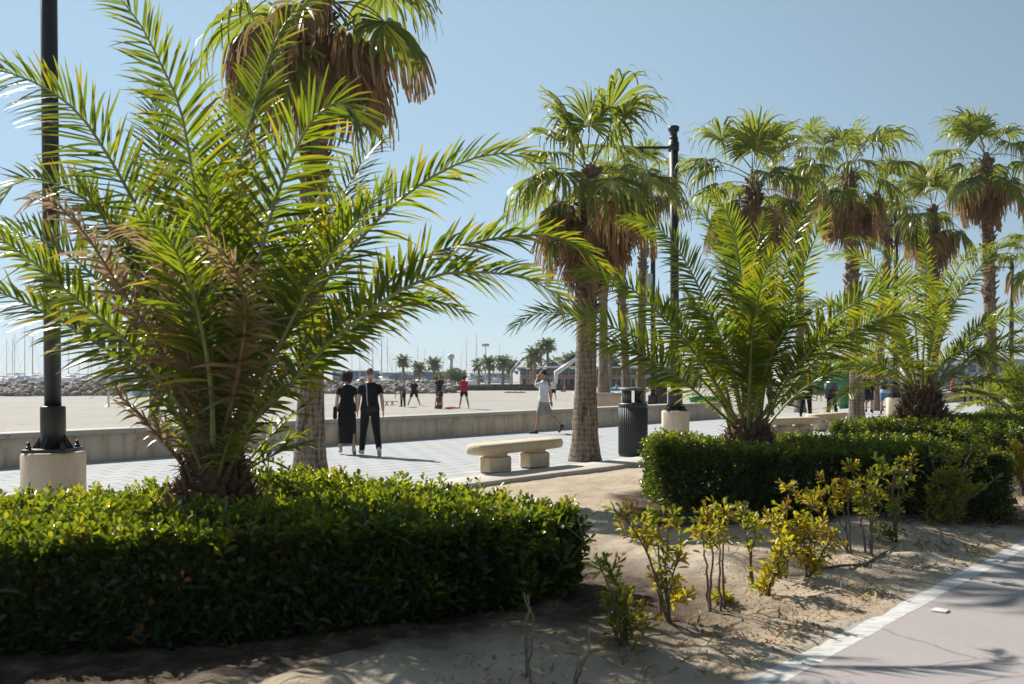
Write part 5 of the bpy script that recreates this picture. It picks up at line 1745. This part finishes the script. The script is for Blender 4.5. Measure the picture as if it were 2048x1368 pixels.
BM = boat_mesh(None, 12)
rb_ = random.Random(4)
spots = [10, 22, 31, 44, 60, 68, 84, 140, 158, 172, 186, 196, 226, 250, 300, 345, 372, 480, 500, 560, 576, 700, 722, 735, 742, 748, 760, 766, 776, 782, 790, 812, 838, 846, 872, 884, 896, 925, 936, 952, 995]
for i, px in enumerate(spots):
    Y = rb_.uniform(190, 330)
    sc_ = rb_.uniform(.6, 1.1) * (1.15 if px < 210 else .85)
    t = thing('sailing_boat', 'sailing boat moored behind the rock bank, only its bare mast standing clear', 'sailing boat', at(px, 750, Y) * [1, 1, 0] + [0, 0, GZ - .1], rb_.uniform(0, 3.1), 'sailing boats in the harbour')
    t.scale = (sc_, sc_, sc_)
    for nm, me in BM:
        o = bpy.data.objects.new(nm, me); o.parent = t; col.objects.link(o)


def glass_mat(name, c, rough=.15):
    m, nt, p, o = mat(name)
    f = noise(nt, coords(nt), .6, 3)
    nt.links.new(ramp(nt, f, [(.3, tuple(x * .6 for x in c)), (.7, c)]), p.inputs['Base Color'])
    p.inputs['Roughness'].default_value = rough
    return m


M['glass'] = glass_mat('bluish_glazing', (.14, .22, .26))
M['bluegrey'] = simple('blue_grey_facade', (.17, .23, .31), .7, .15, 1)
M['palegrey'] = simple('pale_grey_facade', (.42, .45, .48), .7, .1, 1)


def block(label, x0, x1, ytop, Y, body, floors=2, bays=8, depth=12.0, name='harbour_building', roofm=None, group='low buildings beyond the harbour'):
    p0, p1 = at(x0, ytop, Y), at(x1, ytop, Y)
    c = (p0 + p1) / 2; h = p0[2] - GZ; L = p1[0] - p0[0]
    t = thing(name, label, 'building', (c[0], c[1] + depth / 2, GZ), 0, group)
    b = MB(); b.box((0, 0, h / 2), (L, depth, h)); b.build('wall', body, t)
    b = MB(); b.box((0, 0, h + .12), (L + .5, depth + .5, .24)); b.build('roof', roofm or M['palegrey'], t)
    fh = h / (floors + .15)
    for f in range(floors):
        b = MB()
        for k in range(bays):
            x = -L / 2 + (k + .5) * L / bays
            b.box((x, -depth / 2 - .03, fh * (f + .58)), (L / bays * .66, .10, fh * .55))
        b.build('window_band', M['glass'], t)
    return t


block('long low blue-grey harbour building behind the couple', 665, 745, 743, 230, M['bluegrey'], 2, 9)
block('blue-grey harbour building with a raised flat roof above the rock bank', 745, 800, 747, 236, M['bluegrey'], 1, 6)
block('wide blue-grey harbour building behind the beach players', 800, 905, 745, 250, M['bluegrey'], 2, 12)
block('grey harbour building left of the restaurant roofs', 940, 1022, 748, 245, M['palegrey'], 2, 9)
block('low blue-grey harbour shed seen left of the big palm', 205, 262, 752, 225, M['bluegrey'], 1, 6)
block('small dark blue harbour kiosk behind the big palm', 300, 350, 752, 215, M['bluegrey'], 1, 4)

# restaurant with glazed upper floor, orange awning and tent roofs
Yr = 150.0
p0, p1 = at(1040, 736, Yr), at(1400, 736, Yr)
t = thing('beach_restaurant', 'long glazed white beach restaurant with an orange awning, across the sand', 'building', ((p0[0] + p1[0]) / 2, Yr, GZ))
L = p1[0] - p0[0]; h = p0[2] - GZ
b = MB(); b.box((0, 4, h / 2), (L, 8, h)); b.build('wall', M['palegrey'], t)
b = MB(); b.box((0, 3.6, h + .1), (L + 1, 9.6, .22)); b.build('roof', M['white'], t)
b = MB()
for k in range(26): b.box((-L / 2 + (k + .5) * L / 26, -.02, h * .80), (L / 26 * .82, .12, h * .30))
b.build('upper_glazing', M['glass'], t)
b = MB()
for k in range(26): b.box((-L / 2 + (k + .5) * L / 26, -.02, h * .26), (L / 26 * .6, .12, h * .36))
b.build('ground_openings', M['darkwood'], t)
M['orange'] = simple('orange_awning', (.52, .27, .14), .7, .12, 1)
b = MB(); b.add([(-L / 2, -.05, h * .60), (L * .12, -.05, h * .60), (L * .12, -2.2, h * .50), (-L / 2, -2.2, h * .50), (-L / 2, -2.2, h * .45), (L * .12, -2.2, h * .45)], [(0, 1, 2, 3), (3, 2, 5, 4)]); b.build('awning', M['orange'], t)
for k in range(9):
    b = MB(); b.box((-L / 2 + .3 + k * L * .62 / 8, -2.1, h * .225), (.14, .14, h * .45)); b.build('post', M['white'], t)
M['tentcloth'] = simple('grey_tent_cloth', (.33, .36, .40), .7, .15, .6)
for x0, x1, ax, ay, Y in ((1022, 1092, 1048, 712, 158), (1070, 1142, 1102, 717, 165), (1238, 1330, 1275, 716, 170)):
    a_, c_, d_ = at(x0, 742, Y), at(x1, 742, Y), at(ax, ay, Y)
    t2 = thing('tent_roof', {1022: 'pale grey peaked tent roof left of the twin tall palms', 1070: 'pale grey peaked tent roof behind the twin tall palms', 1238: 'bluish peaked tent roof behind the slim palm trunks'}[x0], 'tent roof', (d_[0], Y, GZ), 0, 'peaked tent roofs of the restaurant')
    hh = a_[2] - GZ; ap = d_[2] - GZ; xa, xc = a_[0] - d_[0], c_[0] - d_[0]
    b = MB(); b.add([(xa, -2.5, hh), (xc, -2.5, hh), (xc, 3.5, hh), (xa, 3.5, hh), (0, .5, ap)], [(0, 1, 4), (1, 2, 4), (2, 3, 4), (3, 0, 4)]); b.build('canopy', M['tentcloth'], t2)
    b = MB()
    for e in ((xa, -2.5, hh), (xc, -2.5, hh), (xc, 3.5, hh), (xa, 3.5, hh)):
        b.tube([(0, .5, ap), e], .09, 5); b.tube([e, (e[0], e[1], 0)], .09, 5)
    b.build('frame', M['white'], t2)
q0, q1 = at(1112, 746, 140), at(1168, 707, 140)
t = thing('slanting_beam', 'thick white beam slanting up to the right over the restaurant front', 'beam', (q0[0], 140, GZ))
b = MB(); b.tube([np.array([0, 0, .0]), q0 - [q0[0], 140, GZ], q1 - [q0[0], 140, GZ], (q1 - [q0[0], 140, GZ]) * [1.05, 1, 0]], [.16, .38, .38, .16], 8); b.build('beam_tube', M['hull'], t)
block('white beach hut behind the walkers at right', 1722, 1800, 722, 82, M['hull'], 1, 3, depth=6, name='beach_hut', group=None)
block('sandy-coloured low beach bar behind the green slide', 1580, 1668, 735, 95, M['coping'], 1, 5, depth=6, name='beach_bar', group=None)
block('pale grey seafront building behind the far walkers', 1830, 2120, 722, 130, M['palegrey'], 2, 14, depth=10, name='seafront_building', group=None)

# far palms: one low-detail palm mesh, copied
M['farpalm'] = leaf_mat('far_palm_leaf', (.05, .075, .03), (.08, .11, .04), (.14, .15, .06), (.16, .12, .07), (.2, .25, .06), .3, .5)
FC = []
for v_ in range(3):
    r = np.random.default_rng(90 + v_); mb = MB()
    for i in range(30):
        az = i * 2.4; e0 = R(85 - i * 4.2); L_ = r.uniform(1.3, 1.9)
        p = np.array(arch(az, e0, L_, R(70), 6, .1, 0)); s = np.array([-math.sin(az), math.cos(az), 0])
        wd = np.array([.05, .1, .5, .55, .35, .05])[:, None]
        jag = r.uniform(.5, 1, (6, 1))
        V = np.stack([p - s * wd * jag - [0, 0, .12], p, p + s * wd * jag - [0, 0, .12]], 1).reshape(-1, 3)
        mb.add(V, [(k * 3 + c_, k * 3 + c_ + 1, k * 3 + c_ + 4, k * 3 + c_ + 3) for k in range(5) for c_ in (0, 1)], 0, (r.random() * .7, .3, .0 if i < 22 else .8))
    FC.append(mb.mesh('crown', M['farpalm']))
mb = MB(); mb.tube([(0, 0, 0), (.05, 0, .5), (0, 0, 1)], [.22, .17, .15], 8); FT = mb.mesh('trunk', M['fantrunk'])
far = [(806, 722, 150), (868, 729, 165), (838, 738, 175), (957, 731, 175), (978, 727, 165), (1005, 726, 150), (1022, 732, 165), (1062, 722, 140), (1068, 708, 135), (1081, 697, 150), (1095, 691, 150), (1118, 730, 170), (1138, 722, 160), (1150, 716, 160),
       (1220, 708, 140), (1228, 730, 150), (1345, 720, 150), (1100, 732, 165), (1400, 716, 140), (1570, 715, 130), (1640, 720, 120)]
r = random.Random(3)
for i, (px, py, Y) in enumerate(far):
    c = at(px, py, Y); lab = 'small distant palm on the far side of the beach'
    if px in (1081, 1095): lab = {1081: 'left one of two tall thin far palms above the tent roofs', 1095: 'right one of two tall thin far palms above the tent roofs'}[px]
    t = thing('distant_palm', lab, 'palm tree', (c[0], c[1], GZ), 0, 'distant palms across the beach')
    o = bpy.data.objects.new('trunk', FT); o.parent = t; o.scale = (1.3, 1.3, c[2] - GZ); col.objects.link(o)
    o = bpy.data.objects.new('crown', r.choice(FC)); o.parent = t; o.location = (0, 0, c[2] - GZ); o.rotation_euler = (0, 0, r.random() * 6); s = r.uniform(.85, 1.1) * Y / 150; o.scale = (s, s, s); col.objects.link(o)
# round bushy tree by the harbour
for px, py, Y, w, lab in ((910, 752, 150, 3.0, 'round green bushy tree above the rock bank, left of the player in red'), (880, 757, 152, 1.8, 'smaller round bush beside the bushy tree above the rock bank'), (1655, 748, 90, 3.2, 'dark shady tree behind the green slide'), (1500, 745, 110, 4.0, 'dark green tree far behind the middle feathery palm')):
    c = at(px, py, Y); rng = np.random.default_rng(int(px))
    t = thing('bushy_tree', lab, 'tree', (c[0], Y, GZ))
    hh = c[2] - GZ
    b = MB(); b.tube([(0, 0, 0), (.1, 0, hh * .5), (0, .1, hh)], [.2, .14, .08], 7)
    for k in range(5):
        a_ = k * 1.3; b.tube([(.05, 0, hh * .45), (w * .3 * math.cos(a_), w * .3 * math.sin(a_), hh * .95)], [.09, .03], 5)
    b.build('trunk', M['twig'], t)
    n = 900
    d = nrm(rng.normal(0, 1, (n, 3))); rr = rng.random(n) ** .45
    lob = 1 + .35 * fbm(d[:, 0] * 2 + 5, d[:, 1] * 2 + d[:, 2], 1.5, 3)
    P = d * (rr * lob)[:, None] * [w * .6, w * .6, w * .42] + [0, 0, hh]
    P[:, 2] = np.maximum(P[:, 2], .3)
    V, Q, T = rosettes(P, nrm(d + [0, 0, .6]), 5, np.full(n, .20), np.full(n, .12), np.c_[rng.random(n) * .6, np.zeros(n), np.zeros(n)])
    mb = MB(); mb.addq(V, Q, 0, T); mb.build('crown', M['farpalm'], t)
# tall far lamp mast
q = at(971, 690, 190)
t = thing('light_mast', 'very tall thin light mast beyond the harbour, left of the man on the phone', 'light mast', (q[0], 190, GZ))
b = MB(); b.tube([(0, 0, 0), (0, 0, q[2] - GZ)], [.16, .09], 8); b.build('pole', M['mast'], t)
b = MB(); b.box((0, 0, q[2] - GZ), (1.4, .3, .5)); b.build('floodlight', M['greybox'], t)
q = at(902, 718, 190)
t = thing('light_mast', 'shorter thicker mast with a dark head beyond the harbour', 'light mast', (q[0], 190, GZ))
b = MB(); b.tube([(0, 0, 0), (0, 0, q[2] - GZ)], [.4, .35], 8); b.build('pole', M['mast'], t)
b = MB(); b.lathe([(.5, 0), (.7, .3), (.6, .8), (.1, 1)], 12, c=(0, 0, q[2] - GZ)); b.build('lantern', M['greybox'], t)

# thin sea air between here and the harbour
hm, hnt, hp, ho = mat('sea_air')
hnt.nodes.remove(hp)
pv = node(hnt, 'ShaderNodeVolumePrincipled')
pv.inputs['Color'].default_value = (.80, .90, 1.0, 1)
pv.inputs['Density'].default_value = .00028
pv.inputs['Anisotropy'].default_value = .3
hnt.links.new(pv.outputs[0], ho.inputs['Volume'])
b = MB(); b.box((0, 195, 8.5), (900, 420, 20.5))
struct(b.build('haze', hm), 'stuff')
